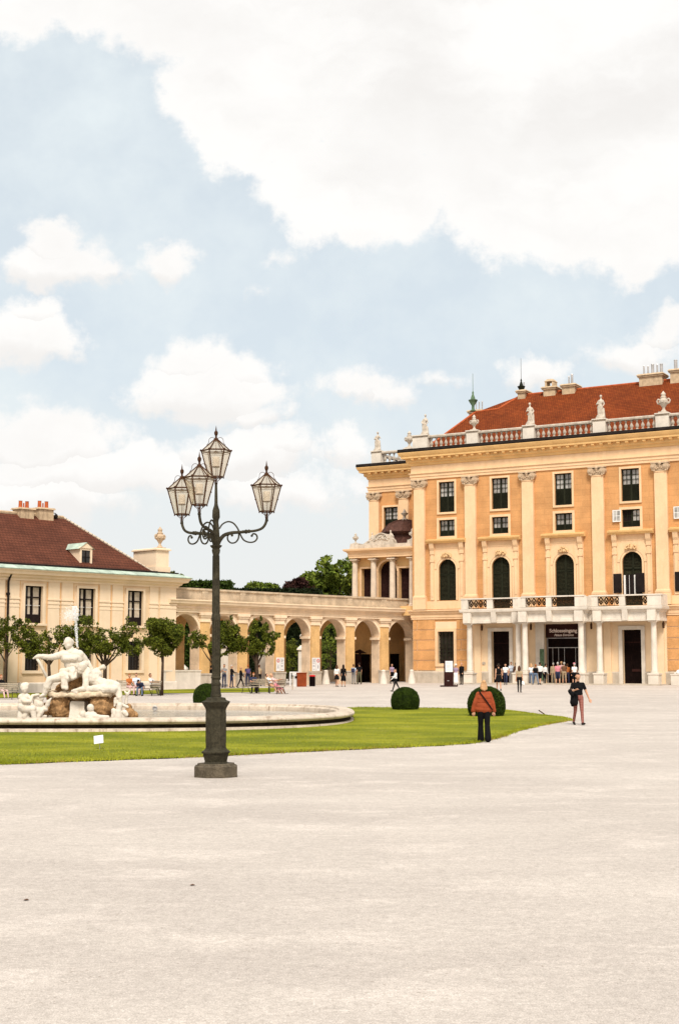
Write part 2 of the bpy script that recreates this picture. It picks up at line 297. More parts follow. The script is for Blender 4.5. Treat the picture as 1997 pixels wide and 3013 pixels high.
# ---------------------------------------------------------------- helpers
def link(o, parent=None):
    COL.objects.link(o)
    if parent: o.parent = parent
    return o
def thing(name, label, cat, loc=(0,0,0), rz=0, group=None):
    o = bpy.data.objects.new(name, None); link(o); o.location = loc; o.rotation_euler = (0, 0, rz)
    o['label'] = label; o['category'] = cat
    if group: o['group'] = group
    return o
def tag(o, label, cat, group=None, kind=None):
    if label: o['label'] = label
    if cat: o['category'] = cat
    if group: o['group'] = group
    if kind: o['kind'] = kind
    return o
class MB:
    def __init__(s): s.v = []; s.f = []; s.m = []; s.mi = 0; s.M = None
    def add(s, vs, fs):
        n = len(s.v)
        if s.M is not None: vs = [s.M @ Vector(p) for p in vs]
        s.v += [tuple(p) for p in vs]; s.f += [tuple(i+n for i in f) for f in fs]; s.m += [s.mi]*len(fs); return s
    def box(s, x0, x1, y0, y1, z0, z1):
        return s.add([(x0,y0,z0),(x1,y0,z0),(x1,y1,z0),(x0,y1,z0),(x0,y0,z1),(x1,y0,z1),(x1,y1,z1),(x0,y1,z1)],
                     [(0,3,2,1),(4,5,6,7),(0,1,5,4),(1,2,6,5),(2,3,7,6),(3,0,4,7)])
    def frus(s, x0, x1, y0, y1, z0, z1, d):        # box whose top is inset by d
        return s.add([(x0,y0,z0),(x1,y0,z0),(x1,y1,z0),(x0,y1,z0),(x0+d,y0+d,z1),(x1-d,y0+d,z1),(x1-d,y1-d,z1),(x0+d,y1-d,z1)],
                     [(0,3,2,1),(4,5,6,7),(0,1,5,4),(1,2,6,5),(2,3,7,6),(3,0,4,7)])
    def lathe(s, prof, c=(0,0,0), n=16, rot=0, sq=1):
        vs = []; fs = []
        for (r, z) in prof:
            for i in range(n):
                a = rot+2*math.pi*i/n; vs.append((c[0]+r*math.cos(a), c[1]+r*math.sin(a)*sq, c[2]+z))
        for j in range(len(prof)-1):
            for i in range(n):
                k = (i+1) % n; fs.append((j*n+i, j*n+k, (j+1)*n+k, (j+1)*n+i))
        fs.append(tuple(range(n-1, -1, -1))); fs.append(tuple(range((len(prof)-1)*n, len(prof)*n)))
        return s.add(vs, fs)
    def tube(s, pts, rad, n=8):
        pts = [Vector(p) for p in pts]; rs = rad if isinstance(rad, (list, tuple)) else [rad]*len(pts)
        vs = []; fs = []; up = None
        for i, p in enumerate(pts):
            d = (pts[min(i+1, len(pts)-1)]-pts[max(i-1, 0)]).normalized()
            if up is None:
                up = d.orthogonal().normalized()
            up = (up-d*up.dot(d)).normalized(); b = d.cross(up)
            for k in range(n):
                a = 2*math.pi*k/n; vs.append(p+(up*math.cos(a)+b*math.sin(a))*rs[i])
        for j in range(len(pts)-1):
            for k in range(n):
                q = (k+1) % n; fs.append((j*n+k, j*n+q, (j+1)*n+q, (j+1)*n+k))
        fs.append(tuple(range(n-1, -1, -1))); fs.append(tuple(range((len(pts)-1)*n, len(pts)*n)))
        return s.add(vs, fs)
    def prism(s, out, y0, y1):                     # outline in x,z extruded along y
        n = len(out); vs = [(x, y0, z) for x, z in out]+[(x, y1, z) for x, z in out]
        fs = [tuple(range(n)), tuple(range(2*n-1, n-1, -1))]+[(i, i+n, (i+1) % n+n, (i+1) % n) for i in range(n)]
        return s.add(vs, fs)
    def prismx(s, out, x0, x1):                    # outline in y,z extruded along x
        n = len(out); vs = [(x0, y, z) for y, z in out]+[(x1, y, z) for y, z in out]
        fs = [tuple(range(n)), tuple(range(2*n-1, n-1, -1))]+[(i, i+n, (i+1) % n+n, (i+1) % n) for i in range(n)]
        return s.add(vs, fs)
    def profile(s, path, prof, closed=False):      # profile points (outward, z) swept along a plan path
        n = len(path); P = [Vector(p) for p in path]; nor = []
        for i in range(n):
            ds = []
            if i > 0 or closed: ds.append((P[i]-P[i-1]).normalized())
            if i < n-1 or closed: ds.append((P[(i+1) % n]-P[i]).normalized())
            ns = [Vector((d.y, -d.x)) for d in ds]
            if len(ns) == 2:
                m_ = (ns[0]+ns[1]).normalized(); m_ = m_/max(.3, m_.dot(ns[0])); nor.append(m_)
            else: nor.append(ns[0])
        k = len(prof); vs = []
        for i in range(n):
            for (o, z) in prof: vs.append((P[i].x+nor[i].x*o, P[i].y+nor[i].y*o, z))
        fs = []
        for i in range(n if closed else n-1):
            j = (i+1) % n
            for q in range(k-1): fs.append((i*k+q, j*k+q, j*k+q+1, i*k+q+1))
        if not closed: fs += [tuple(range(k)), tuple(range((n-1)*k+k-1, (n-1)*k-1, -1))]
        return s.add(vs, fs)
    def ico(s, c, r, sub=1, sc=(1,1,1), jit=0):
        bm = bmesh.new(); bmesh.ops.create_icosphere(bm, subdivisions=sub, radius=1)
        vs = []
        for q in bm.verts:
            k = 1+random.uniform(-jit, jit); vs.append((c[0]+q.co.x*r*sc[0]*k, c[1]+q.co.y*r*sc[1]*k, c[2]+q.co.z*r*sc[2]*k))
        fs = [tuple(q.index for q in f.verts) for f in bm.faces]; bm.free(); return s.add(vs, fs)
    def build(s, name, mats, parent=None, smooth=False, fix=True):
        me = bpy.data.meshes.new(name); me.from_pydata(s.v, [], s.f)
        for q in ([mats] if isinstance(mats, str) else mats): me.materials.append(M[q])
        me.polygons.foreach_set('material_index', s.m)
        if fix:
            bm = bmesh.new(); bm.from_mesh(me); bmesh.ops.recalc_face_normals(bm, faces=bm.faces); bm.to_mesh(me); bm.free()
        if smooth:
            me.polygons.foreach_set('use_smooth', [True]*len(me.polygons))
            if smooth != 'all':
                try: me.set_sharp_from_angle(angle=R(40))
                except Exception: pass
        me.update(); return link(bpy.data.objects.new(name, me), parent)
def dup(o, parent=None, loc=None, rot=None):
    c = o.copy(); COL.objects.link(c); c.parent = parent
    if loc is not None: c.location = loc
    if rot is not None: c.rotation_euler = rot
    return c
def dup_tree(o, parent=None):
    c = dup(o, parent)
    for ch in list(o.children): dup_tree(ch, c)
    return c
def holed(mb, x0, x1, z0, z1, holes, y=0.0, dep=.35):
    """front face at y with rectangular or arched holes (xa, xb, za, zb, arched) and their reveals"""
    xs = sorted({x0, x1, *[h[0] for h in holes], *[h[1] for h in holes]}); zs = sorted({z0, z1, *[h[2] for h in holes], *[h[3] for h in holes]})
    xs = [x for x in xs if x0 <= x <= x1]; zs = [z for z in zs if z0 <= z <= z1]
    for i in range(len(xs)-1):
        for j in range(len(zs)-1):
            cx, cz = (xs[i]+xs[i+1])/2, (zs[j]+zs[j+1])/2
            if any(h[0] < cx < h[1] and h[2] < cz < h[3] for h in holes): continue
            mb.add([(xs[i],y,zs[j]),(xs[i+1],y,zs[j]),(xs[i+1],y,zs[j+1]),(xs[i],y,zs[j+1])], [(0,1,2,3)])
    for (a, b, c, d, arch) in holes:
        r = (b-a)/2; cx = (a+b)/2; sp = d-r if arch else d
        mb.add([(a,y,c),(a,y+dep,c),(a,y+dep,sp),(a,y,sp)], [(0,1,2,3)]); mb.add([(b,y,c),(b,y,sp),(b,y+dep,sp),(b,y+dep,c)], [(0,1,2,3)])
        mb.add([(a,y,c),(b,y,c),(b,y+dep,c),(a,y+dep,c)], [(0,1,2,3)])
        if not arch: mb.add([(a,y,d),(a,y+dep,d),(b,y+dep,d),(b,y,d)], [(0,1,2,3)])
        else:
            N = 14; pts = [(cx-r*math.cos(math.pi*k/N), sp+r*math.sin(math.pi*k/N)) for k in range(N+1)]
            for k in range(N):
                p, q = pts[k], pts[k+1]
                mb.add([(p[0],y,p[1]),(p[0],y+dep,p[1]),(q[0],y+dep,q[1]),(q[0],y,q[1])], [(0,1,2,3)])
                mb.add([(p[0],y,p[1]),(q[0],y,q[1]),(q[0],y,d),(p[0],y,d)], [(0,1,2,3)])
def frame(mb, a, b, c, d, w, y0, y1, wb=None):
    wb = w if wb is None else wb
    mb.box(a-w, a, y0, y1, c-wb, d+w); mb.box(b, b+w, y0, y1, c-wb, d+w); mb.box(a, b, y0, y1, d, d+w)
    if wb: mb.box(a, b, y0, y1, c-wb, c)
def archring(mb, cx, sp, r0, r1, y0, y1, N=16):
    for k in range(N):
        a, b = math.pi*k/N, math.pi*(k+1)/N
        P = [(cx-r0*math.cos(a), sp+r0*math.sin(a)), (cx-r0*math.cos(b), sp+r0*math.sin(b)), (cx-r1*math.cos(b), sp+r1*math.sin(b)), (cx-r1*math.cos(a), sp+r1*math.sin(a))]
        vs = [(x, y0, z) for x, z in P]+[(x, y1, z) for x, z in P]
        mb.add(vs, [(0,1,2,3),(3,2,6,7),(0,4,5,1)])
def text_mesh(body, name, size, mt, parent, loc, rot, shear=0, off=.0, ext=.004):
    cu = bpy.data.curves.new(name, 'FONT'); cu.body = body; cu.size = size; cu.align_x = 'CENTER'; cu.align_y = 'CENTER'; cu.shear = shear; cu.offset = off; cu.extrude = ext
    to = bpy.data.objects.new('t', cu); COL.objects.link(to); dg = bpy.context.evaluated_depsgraph_get()
    me = bpy.data.meshes.new_from_object(to.evaluated_get(dg)); bpy.data.objects.remove(to)
    me.materials.clear(); me.materials.append(M[mt]); o = bpy.data.objects.new(name, me); link(o, parent); o.location = loc; o.rotation_euler = rot; return o

# organic bodies: union of tapered capsules, voxel-remeshed to ONE continuous skin
def capsule(a, b, ra, rb, n=12):
    a, b = Vector(a), Vector(b); d = b-a; L = d.length
    d = d/L if L > 1e-6 else Vector((0,0,1)); u_ = d.orthogonal().normalized(); w_ = d.cross(u_); vs = []; rings = []
    for k in range(1, 4): t = math.pi/2*k/4; rings.append((a-d*ra*math.cos(t), ra*math.sin(t)))
    rings += [(a, ra), (b, rb)]
    for k in range(3, 0, -1): t = math.pi/2*k/4; rings.append((b+d*rb*math.cos(t), rb*math.sin(t)))
    vs.append(a-d*ra)
    for c, r in rings:
        for i in range(n): an = 2*math.pi*i/n; vs.append(c+(u_*math.cos(an)+w_*math.sin(an))*r)
    vs.append(b+d*rb); fs = [(0, 1+(i+1) % n, 1+i) for i in range(n)]
    for j in range(len(rings)-1):
        for i in range(n): k = (i+1) % n; fs.append((1+j*n+i, 1+j*n+k, 1+(j+1)*n+k, 1+(j+1)*n+i))
    e = len(vs)-1; s0 = 1+(len(rings)-1)*n
    fs += [(e, s0+i, s0+(i+1) % n) for i in range(n)]; return vs, fs
def organic(name, prims, mats, voxel, parent=None, smooth=4, noise=0.0, seed=0):
    """prims: (a, b, ra, rb, material index)"""
    mb = MB()
    for p in prims: mb.add(*capsule(p[0], p[1], p[2], p[3]))
    me = bpy.data.meshes.new('tmp'); me.from_pydata(mb.v, [], mb.f); to = bpy.data.objects.new('tmp', me); COL.objects.link(to)
    r = to.modifiers.new('r', 'REMESH'); r.mode = 'VOXEL'; r.voxel_size = voxel
    if smooth: s_ = to.modifiers.new('s', 'SMOOTH'); s_.factor = .5; s_.iterations = smooth
    dg = bpy.context.evaluated_depsgraph_get(); out = bpy.data.meshes.new_from_object(to.evaluated_get(dg)); bpy.data.objects.remove(to); bpy.data.meshes.remove(me)
    out.name = name; out.materials.clear()
    for q in mats: out.materials.append(M[q])
    n = len(out.polygons); out.polygons.foreach_set('use_smooth', [True]*n)
    if len(mats) > 1 and n:
        co = np.empty(n*3); out.polygons.foreach_get('center', co); co = co.reshape(-1, 3)
        best = np.full(n, 1e9); idx = np.zeros(n, dtype=np.int32)
        for p in prims:
            a = np.array(p[0], float); b = np.array(p[1], float); d = b-a; L2 = max(d@d, 1e-9)
            t = np.clip(((co-a)@d)/L2, 0, 1); dist = np.linalg.norm(co-(a+t[:, None]*d), axis=1)-(p[2]+(p[3]-p[2])*t)
            k = dist < best; best[k] = dist[k]; idx[k] = p[4]
        out.polygons.foreach_set('material_index', idx)
    if noise:
        nv = len(out.vertices); co = np.empty(nv*3); out.vertices.foreach_get('co', co); co = co.reshape(-1, 3)
        from mathutils import noise as nz
        for i in range(nv):
            q = Vector(co[i])*2.6+Vector((seed, 0, 0)); co[i] += np.array(nz.noise_vector(q))*noise+np.array(nz.noise_vector(q*3))*noise*.55+(np.array(nz.noise_vector(q*Vector((7,7,3))))*noise*.4 if seed else 0)
        out.vertices.foreach_set('co', co.ravel())
    out.update(); return link(bpy.data.objects.new(name, out), parent)

# ---------------------------------------------------------------- people
def person(px, py, H=1.7, face=0, label='', top='cloth_white', bottom='cloth_black', hair='hair_brown', shoe='shoe_dark', skin='skin', sleeves='short', legs='long',
           hl=0.0, lean=0, L=(0,0,0), Rl=(0,0,0), AL=(5,8,8,0), AR=(5,8,8,0), sit=None, female=False, skirt=None, bag=None, group='visitors in the palace court', voxel=.017, pos=None, turn=0, hat=None, fat=1.0, near=False, tilt=0):
    """L/Rl = hip flex, abduct, knee; AL/AR = shoulder flex, abduct, elbow, inward"""
    p = pos or G(px, py); k = H/1.75
    root = thing('person', label, 'person', p, R(face), group)
    S = lambda d: Vector(d)
    pel = S((0, 0, .93)) if sit is None else S((0, 0, sit/k+.10))
    mats = [skin, top, bottom, shoe]; pr = []
    def leg(side, a):
        f, ab, kn = map(R, a); hip = pel+S((side*.095, 0, -.02))
        td = S((side*math.sin(ab), -math.sin(f), -math.cos(f))).normalized(); kne = hip+td*.43
        g = f-kn; sdir = S((side*math.sin(ab)*.5, -math.sin(g), -math.cos(g))).normalized(); ank = kne+sdir*.42
        lm = 2; sm = 2 if legs == 'long' else 0
        pr.append((hip, kne, .088*fat, .062 if legs != 'bare' else .055, lm if legs != 'bare' else 0))
        if legs == 'flare': pr.append((hip, kne, .105, .078, 2)); pr.append((kne, ank, .076, .100, 2))
        else: pr.append((kne, kne+(ank-kne)*.35, .056 if sm else .05, .055 if sm else .052, sm)); pr.append((kne+(ank-kne)*.35, ank, .054, .044 if sm else .034, sm))
        fd = S((side*.12, -1, 0)).normalized() if g < R(30) or True else sdir
        up = S((0, 0, 0))
        if g < -R(5): fd = S((side*.1, -math.cos(g*.7), math.sin(g*.7))).normalized()    # trailing heel lifts
        if g > R(8): fd = S((side*.1, -math.cos(g*.8), math.sin(g*.8))).normalized()
        hl_ = ank+S((0, .035, -.035)); pr.append((hl_, ank+fd*.10+S((0,0,-.04)), .042, .042, 3)); pr.append((ank+fd*.10+S((0,0,-.04)), ank+fd*.18+S((0,0,-.05)), .04, .032, 3))
        return ank
    a1 = leg(1, L); a2 = leg(-1, Rl)
    low = min(a1.z, a2.z)-.083
    if sit is None:
        for i, q in enumerate(pr): pr[i] = (q[0]-S((0,0,low)), q[1]-S((0,0,low)), q[2], q[3], q[4])
        pel = pel-S((0,0,low))
    ln = R(lean); TM = Matrix.Translation(pel) @ Matrix.Rotation(R(tilt), 4, 'Y') @ Matrix.Rotation(ln, 4, 'X') @ Matrix.Rotation(R(turn), 4, 'Z')
    T = lambda x, y, z: TM @ Vector((x, y, z))
    sw = .165 if female else .185; hw = .085 if female else .075
    pr.append((T(-hw,0,0), T(hw,0,0), .105*fat, .105*fat, 2)); pr.append((T(-hw*.9,-.01,.05), T(hw*.9,-.01,.05), .095*fat, .095*fat, 2))
    wst = .085*fat if female else .10*fat
    pr.append((T(-.05,-.01,.14), T(.05,-.01,.14), wst*1.05, wst*1.05, 1)); pr.append((T(-.05,-.01,.22), T(.05,-.01,.22), wst, wst, 1))
    pr.append((T(-.075,-.015,.33), T(.075,-.015,.33), .105*fat, .105*fat, 1)); pr.append((T(-.10,0,.42), T(.10,0,.42), .085, .085, 1))
    if female:
        for s_ in (-1, 1): pr.append((T(s_*.07,-.085,.34), T(s_*.07,-.09,.34), .05, .05, 1))
    pr.append((T(-sw,.01,.47), T(sw,.01,.47), .052, .052, 1)); pr.append((T(0,.01,.49), T(0,.0,.545), .06, .05, 1))
    pr.append((T(0,.01,.53), T(0,-.01,.62), .05, .048, 0))
    hc = T(0,-.02,.70)
    pr.append((T(0,-.012,.725), T(0,-.012,.74), .083, .078, 0)); pr.append((T(0,-.035,.66), T(0,-.035,.69), .058, .068, 0)); pr.append((T(0,.015,.72), T(0,.015,.735), .08, .078, 0))
    pr.append((T(0,-.10,.715), T(0,-.115,.685), .010, .015, 0))
    for s_ in (-1, 1): pr.append((T(s_*.082,.005,.70), T(s_*.086,.008,.725), .012, .016, 0))
    def arm(side, a):
        f, ab, el, inw = R(a[0]), R(a[1]), R(a[2]), a[3]; sh = T(side*sw,.01,.465)
        rot = TM.to_3x3()
        ud = rot @ S((side*math.sin(ab), -math.sin(f)*math.cos(ab), -math.cos(f)*math.cos(ab))).normalized(); elb = sh+ud*.29
        g = f+el; fd = (rot @ S((side*math.sin(ab)*.6-side*inw, -math.sin(g), -math.cos(g)))).normalized(); wr = elb+fd*.25
        um = 1; fm = 1 if sleeves == 'long' else 0
        if sleeves == 'none': um = 0
        if sleeves == 'short': mid = sh+ud*.17; pr.append((sh, mid, .056, .055, 1)); pr.append((mid, elb, .046, .041, 0))
        else: pr.append((sh, elb, .056, .047 if um else .041, um))
        pr.append((elb, wr, .045 if fm else .040, .034 if fm else .027, fm))
        side_v = fd.cross(rot @ S((0,1,0)) if abs(fd.y) < .8 else rot @ S((0,0,1))).normalized(); pn = fd.cross(side_v).normalized()
        c_ = wr+fd*.05; pr.append((wr, wr+fd*.09, .027, .03, 0)); pr.append((c_-side_v*.02, c_+side_v*.02, .024, .024, 0))
        for q, (o_, ln_) in enumerate(((-.033,.055),(-.011,.068),(.011,.072),(.033,.066))):
            b0 = wr+fd*.085+side_v*o_; b1 = b0+fd*ln_*.55+pn*.004; b2 = b1+fd*ln_*.45+pn*.018
            pr.append((b0, b1, .0105, .0095, 0)); pr.append((b1, b2, .0095, .008, 0))
        pr.append((wr+fd*.03+side_v*.03, wr+fd*.075+side_v*.058, .013, .0105, 0)); pr.append((wr+fd*.075+side_v*.058, wr+fd*.10+side_v*.06, .0105, .009, 0))
        return wr
    wl = arm(1, AL); wr_ = arm(-1, AR)
    K = lambda q: (q[0]*k, q[1]*k, q[2]*k, q[3]*k, q[4])
    organic('body', [K(q) for q in pr], mats, voxel, root, smooth=3)
    # hair: a cap set back over the skull, longer strands down the nape
    hp = [(T(0,.022,.765), T(0,.03,.745), .083, .086, 0), (T(0,.045,.70), T(0,.05,.68), .075, .06, 0), (T(0,-.03,.80), T(0,.0,.80), .05, .06, 0)]
    if hair == 'bald': hp = None
    else:
        if hl: hp += [(T(-.04,.06,.68), T(-.055,.075,.68-hl), .055, .045, 0), (T(.04,.06,.68), T(.055,.075,.68-hl), .055, .045, 0), (T(0,.07,.68), T(0,.09,.66-hl), .06, .05, 0), (T(-.075,.02,.72), T(-.08,.03,.66-hl*.6), .03, .03, 0), (T(.075,.02,.72), T(.08,.03,.66-hl*.6), .03, .03, 0)]
        organic('hair', [K(q) for q in hp], [hair], voxel*.8, root, smooth=3)
    for s_ in (-1, 1):                             # eyes and mouth
        pass
    e = MB()
    for s_ in (-1, 1): e.ico(T(s_*.030,-.088,.735)*k, .011*k, 1, (1,.6,.7))
    e.mi = 1; e.ico(T(0,-.092,.665)*k, .018*k, 1, (1.2,.4,.35)); e.build('face_features', ['hair_dark', 'cloth_rust'], root, smooth='all')
    if skirt:                                      # (material, top z rel pelvis, bottom z, top r, bottom r)
        mt, zt, zb, rt, rb = skirt; sm = MB()
        N = 18; vs = []; fs = []
        for j in range(6):
            t_ = j/5; z = zt+(zb-zt)*t_; r = rt+(rb-rt)*t_
            for i in range(N): an = 2*math.pi*i/N; w_ = 1+.05*math.sin(an*5)*t_; q = TM @ Vector((0,0,z)) if z > 0 else pel+Vector((0,0,z)); vs.append(((q.x+r*w_*math.cos(an))*k, (q.y+r*.82*w_*math.sin(an))*k, q.z*k))
        for j in range(5):
            for i in range(N): fs.append((j*N+i, j*N+(i+1) % N, (j+1)*N+(i+1) % N, (j+1)*N+i))
        fs += [tuple(range(N)), tuple(range(5*N, 6*N))[::-1]]; sm.add(vs, fs); sm.build('skirt', mt, root, smooth='all')
    if hat:
        h_ = MB(); c = T(0,0,.0); h_.M = TM.copy(); h_.M = Matrix.Scale(k, 4) @ TM
        h_.lathe([(.10,.755),(.102,.79),(.095,.83),(.06,.86),(.01,.868)], n=14); h_.box(-.07,.07,-.17,-.06,.765,.78); h_.build('hat', hat, root, smooth=True)
    if bag:                                        # (material, kind)
        mt, kd = bag
        if kd == 'backpack': organic('backpack', [K(q) for q in [(T(-.08,.16,.20), T(-.08,.17,.42), .09, .08, 0), (T(.08,.16,.20), T(.08,.17,.42), .09, .08, 0), (T(0,.18,.2), T(0,.18,.36), .11, .10, 0), (T(-.13,.02,.47), T(-.11,-.08,.36), .02, .02, 0), (T(.13,.02,.47), T(.11,-.08,.36), .02, .02, 0), (T(-.13,.02,.49), T(-.1,.14,.42), .022, .022, 0), (T(.13,.02,.49), T(.1,.14,.42), .022, .022, 0)]], [mt], voxel, root)
        if kd == 'hand': organic('handbag', [K(q) for q in [(wr_+S((0,0,-.16)), wr_+S((0,0,-.30)), .07, .10, 0), (wr_+S((-.06,0,-.2)), wr_+S((-.07,0,-.32)), .06, .08, 0), (wr_+S((0,0,-.05)), wr_+S((0,0,-.18)), .016, .016, 0)]], [mt], voxel, root)
        if kd == 'side': organic('shoulder_bag', [K(q) for q in [(T(.19,.05,.0), T(.19,-.05,.0), .08, .08, 0), (T(.2,.05,-.09), T(.2,-.05,-.09), .07, .07, 0), (T(.19,0,.05), T(.15,.0,.50), .014, .014, 0)]], [mt], voxel, root)
    return root, TM, k, pel

# ================================================================ ground, lawn
def axis(a, b, st, far):
    q = list(np.arange(a, b+.01, st)); return [-x for x in far[::-1]]+q+far if a < 0 else q+far
xs = sorted([-3500, -1500, -700, -300, -150, -90]+list(range(-60, 41, 5))+[60, 90, 150, 300, 700, 1500, 3500])
ys = sorted([-1500, -300, -60, -20, 0, 20]+list(range(25, 141, 5))+[170, 220, 400, 900, 2000, 4500])
gm = MB()
for y in ys:
    for x in xs: gm.v.append((x, y, gz(x, y)))
nx = len(xs)
for j in range(len(ys)-1):
    for i in range(nx-1): gm.f.append((j*nx+i, j*nx+i+1, (j+1)*nx+i+1, (j+1)*nx+i)); gm.m.append(0)
tag(gm.build('ground', 'gravel', fix=False, smooth='all'), None, None, kind='structure')
near = [(G(x*1.2736, y*1.2736)) for x, y in ((-1500,1822),(-900,1801),(-500,1786),(-250,1777),(0,1768),(200,1760),(450,1751),(640,1741),(860,1731),(1000,1725),(1090,1719),(1150,1706),(1200,1689),(1250,1677),(1320,1665))]
fary = [(G(x*1.2736, y*1.2736)) for x, y in ((1320,1664),(1295,1658),(1240,1652),(1200,1646),(1160,1641.5),(1080,1639),(980,1637),(820,1635.5))]
def edge_x(Y, pl):
    for a, b in zip(pl[:-1], pl[1:]):
        if min(a.y, b.y) <= Y <= max(a.y, b.y) and abs(b.y-a.y) > 1e-6: return a.x+(b.x-a.x)*(Y-a.y)/(b.y-a.y)
    return None
lw = MB(); rows = []; ya, yt, yb = near[0].y, near[-1].y, fary[-1].y
Yl = sorted(set(list(np.arange(ya, yb, .25))+[yb]))
for Y in Yl:
    x1 = edge_x(Y, near) if Y < yt else edge_x(Y, fary)
    if x1 is None: x1 = rows[-1][1][-1] if rows else near[0].x
    x1 += .10*math.sin(Y*7.3)+.05*math.sin(Y*17)+random.uniform(-.05, .05)
    xr = list(np.linspace(-42, x1, 24)); rows.append((Y, xr))
for Y, xr in rows:
    for x in xr: lw.v.append((x, Y, gz(x, Y)+.022))
for j in range(len(rows)-1):
    for i in range(23): lw.f.append((j*24+i, j*24+i+1, (j+1)*24+i+1, (j+1)*24+i)); lw.m.append(0)
tag(lw.build('lawn', 'lawn', fix=False), None, None, kind='structure')
strip_pts_near = [G(x, y) for x, y in ((-60,2056),(120,2053),(300,2048),(500,2041),(700,2038.5),(806,2037))]
strip_pts_far = [G(x, y) for x, y in ((-60,2041),(120,2040),(300,2036),(500,2030),(700,2026),(812,2025))]
st = MB()
for a in (strip_pts_near, strip_pts_far):
    for p in a: st.v.append((p.x, p.y, gz(p.x, p.y)+.02))
for i in range(5): st.f.append((i, i+1, i+7, i+6)); st.m.append(0)
tag(st.build('grass_strip', 'lawn', fix=False), None, None, kind='structure')
# blades: denser along the ragged edges
bl = MB()
def blade(x, y, h):
    z = gz(x, y)+.01; a = random.uniform(0, 6.28); w = .012; dx, dy = math.cos(a)*w, math.sin(a)*w; lx, ly = random.uniform(-.03, .03), random.uniform(-.03, .03)
    n = len(bl.v); bl.v += [(x-dx, y-dy, z), (x+dx, y+dy, z), (x+lx, y+ly, z+h)]; bl.f.append((n, n+1, n+2)); bl.m.append(0)
for a, b in zip(near[1:-1]+fary[:-1], near[2:]+fary[1:]):
    L_ = (b-a).length
    for _ in range(int(L_*240)):
        t = random.random(); p = a.lerp(b, t); q = abs(random.gauss(0, .35)); sgn = 1 if p.y < yt else -1
        x, y = p.x-.02+random.gauss(0, .06), p.y+(random.gauss(.12, .20) if random.random() < .6 else q)*sgn
        blade(x, y, random.uniform(.03, .075))
for _ in range(42000):
    Y = ya+(yb-ya)*random.random()**1.5; x1 = edge_x(Y, near) if Y < yt else edge_x(Y, fary)
    if x1 is None: continue
    x = random.uniform(max(-.27*Y, -20), x1)
    if abs((x+10.2)/10.6)**2.7+abs((Y-55)/9.3)**2.7 < 1: continue
    blade(x, Y, random.uniform(.02, .05))
tag(bl.build('grass', 'blade', fix=False), 'short green grass blades growing over the lawn around the fountain', 'grass', kind='stuff')

db = bl; bl = MB()
for a, b in zip(near[1:-1], near[2:]):
    for _ in range(int((b-a).length*130)):
        t = random.random(); p = a.lerp(b, t)
        if math.sin(p.x*1.7)+math.sin(p.x*.63+2) < -.2: continue
        blade(p.x+random.gauss(0, .06), p.y+random.gauss(.16, .22), random.uniform(.02, .06))
tag(bl.build('dry_grass', 'dry_blade', fix=False), 'dry straw-brown grass fringe along the near edge of the lawn', 'grass', kind='stuff')
# ================================================================ palace
PA = R(30.4); PZ = .62
P0 = Vector((6.3, 121, PZ))
pal = thing('palace', 'large orange palace with cream pilasters, red tiled roof and a pale portico', 'palace', P0, -PA)
pd = Vector((math.cos(PA), -math.sin(PA), 0)); pn = Vector((math.sin(PA), math.cos(PA), 0))
def PW(s, y, z): return P0+pd*s+pn*y+Vector((0,0,z))
PIL = [.73, 5.53, 10.72, 16.74, 21.93, 26.8, 31.6]; SEND = 36.0
BAYC = [(PIL[i]+PIL[i+1])/2 for i in range(6)]; BAYC[0] = 3.27; BAYC[1] = 8.18; BAYC[2] = 13.78; BAYC[3] = 19.42
ZB = 0.12                                          # measured heights are from .72 m; the wall foot is at .62
holes = []; 
for i, c in enumerate(BAYC):
    holes.append((c-.76, c+.76, 14.40+ZB-.06, 17.0+ZB-.04, False)); holes.append((c-.76, c+.76, 12.28+ZB, 13.72+ZB, False)); holes.append((c-.83, c+.83, (6.24 if i in (1, 2, 3) else 6.86+ZB), 10.36+ZB, True))
gh = [(2.35, 3.84, 1.57+ZB, 4.25+ZB, False), (7.27, 8.88, .12, 4.2+ZB, False), (11.95, 15.2, .12, 4.74+ZB, False), (18.5, 20.03, .12, 4.2+ZB, False), (23.6, 25.1, 1.57+ZB, 4.25+ZB, False), (28.4, 29.9, 1.57+ZB, 4.25+ZB, False)]
w = MB(); holed(w, -.05, SEND, 5.2, 18.0, holes, 0, .42)
w.add([(-.05,0,5.2),(-.05,0,18),(-.05,6,18),(-.05,6,5.2)], [(0,1,2,3)])                # return wall beside the recess
holed(w, -7.6, -.05, 6.0, 18.0, [(-6.09,-4.60,13.4,15.88+ZB,False),(-2.5,-1.0,13.4,15.88+ZB,False)], 6.0, .42)
w.add([(-7.6,6,0),(-7.6,6,18),(-7.6,16,18),(-7.6,16,0)], [(0,1,2,3)]); w.add([(-7.6,16,0),(-7.6,16,18),(SEND,16,18),(SEND,16,0)], [(0,1,2,3)])
w.add([(SEND,0,0),(SEND,0,18),(SEND,16,18),(SEND,16,0)], [(0,1,2,3)])
w.build('upper_wall', 'orange_plaster', pal)
w = MB(); holed(w, -.05, SEND, 0, 5.2, gh, 0, .5); w.add([(-.05,0,0),(-.05,6,0),(-.05,6,5.2),(-.05,0,5.2)], [(0,1,2,3)])
w.add([(-7.6,6,0),(-7.6,6,6),(-.05,6,6),(-.05,6,0)], [(0,1,2,3)])
w.build('ground_floor_wall', 'cream_pale', pal)
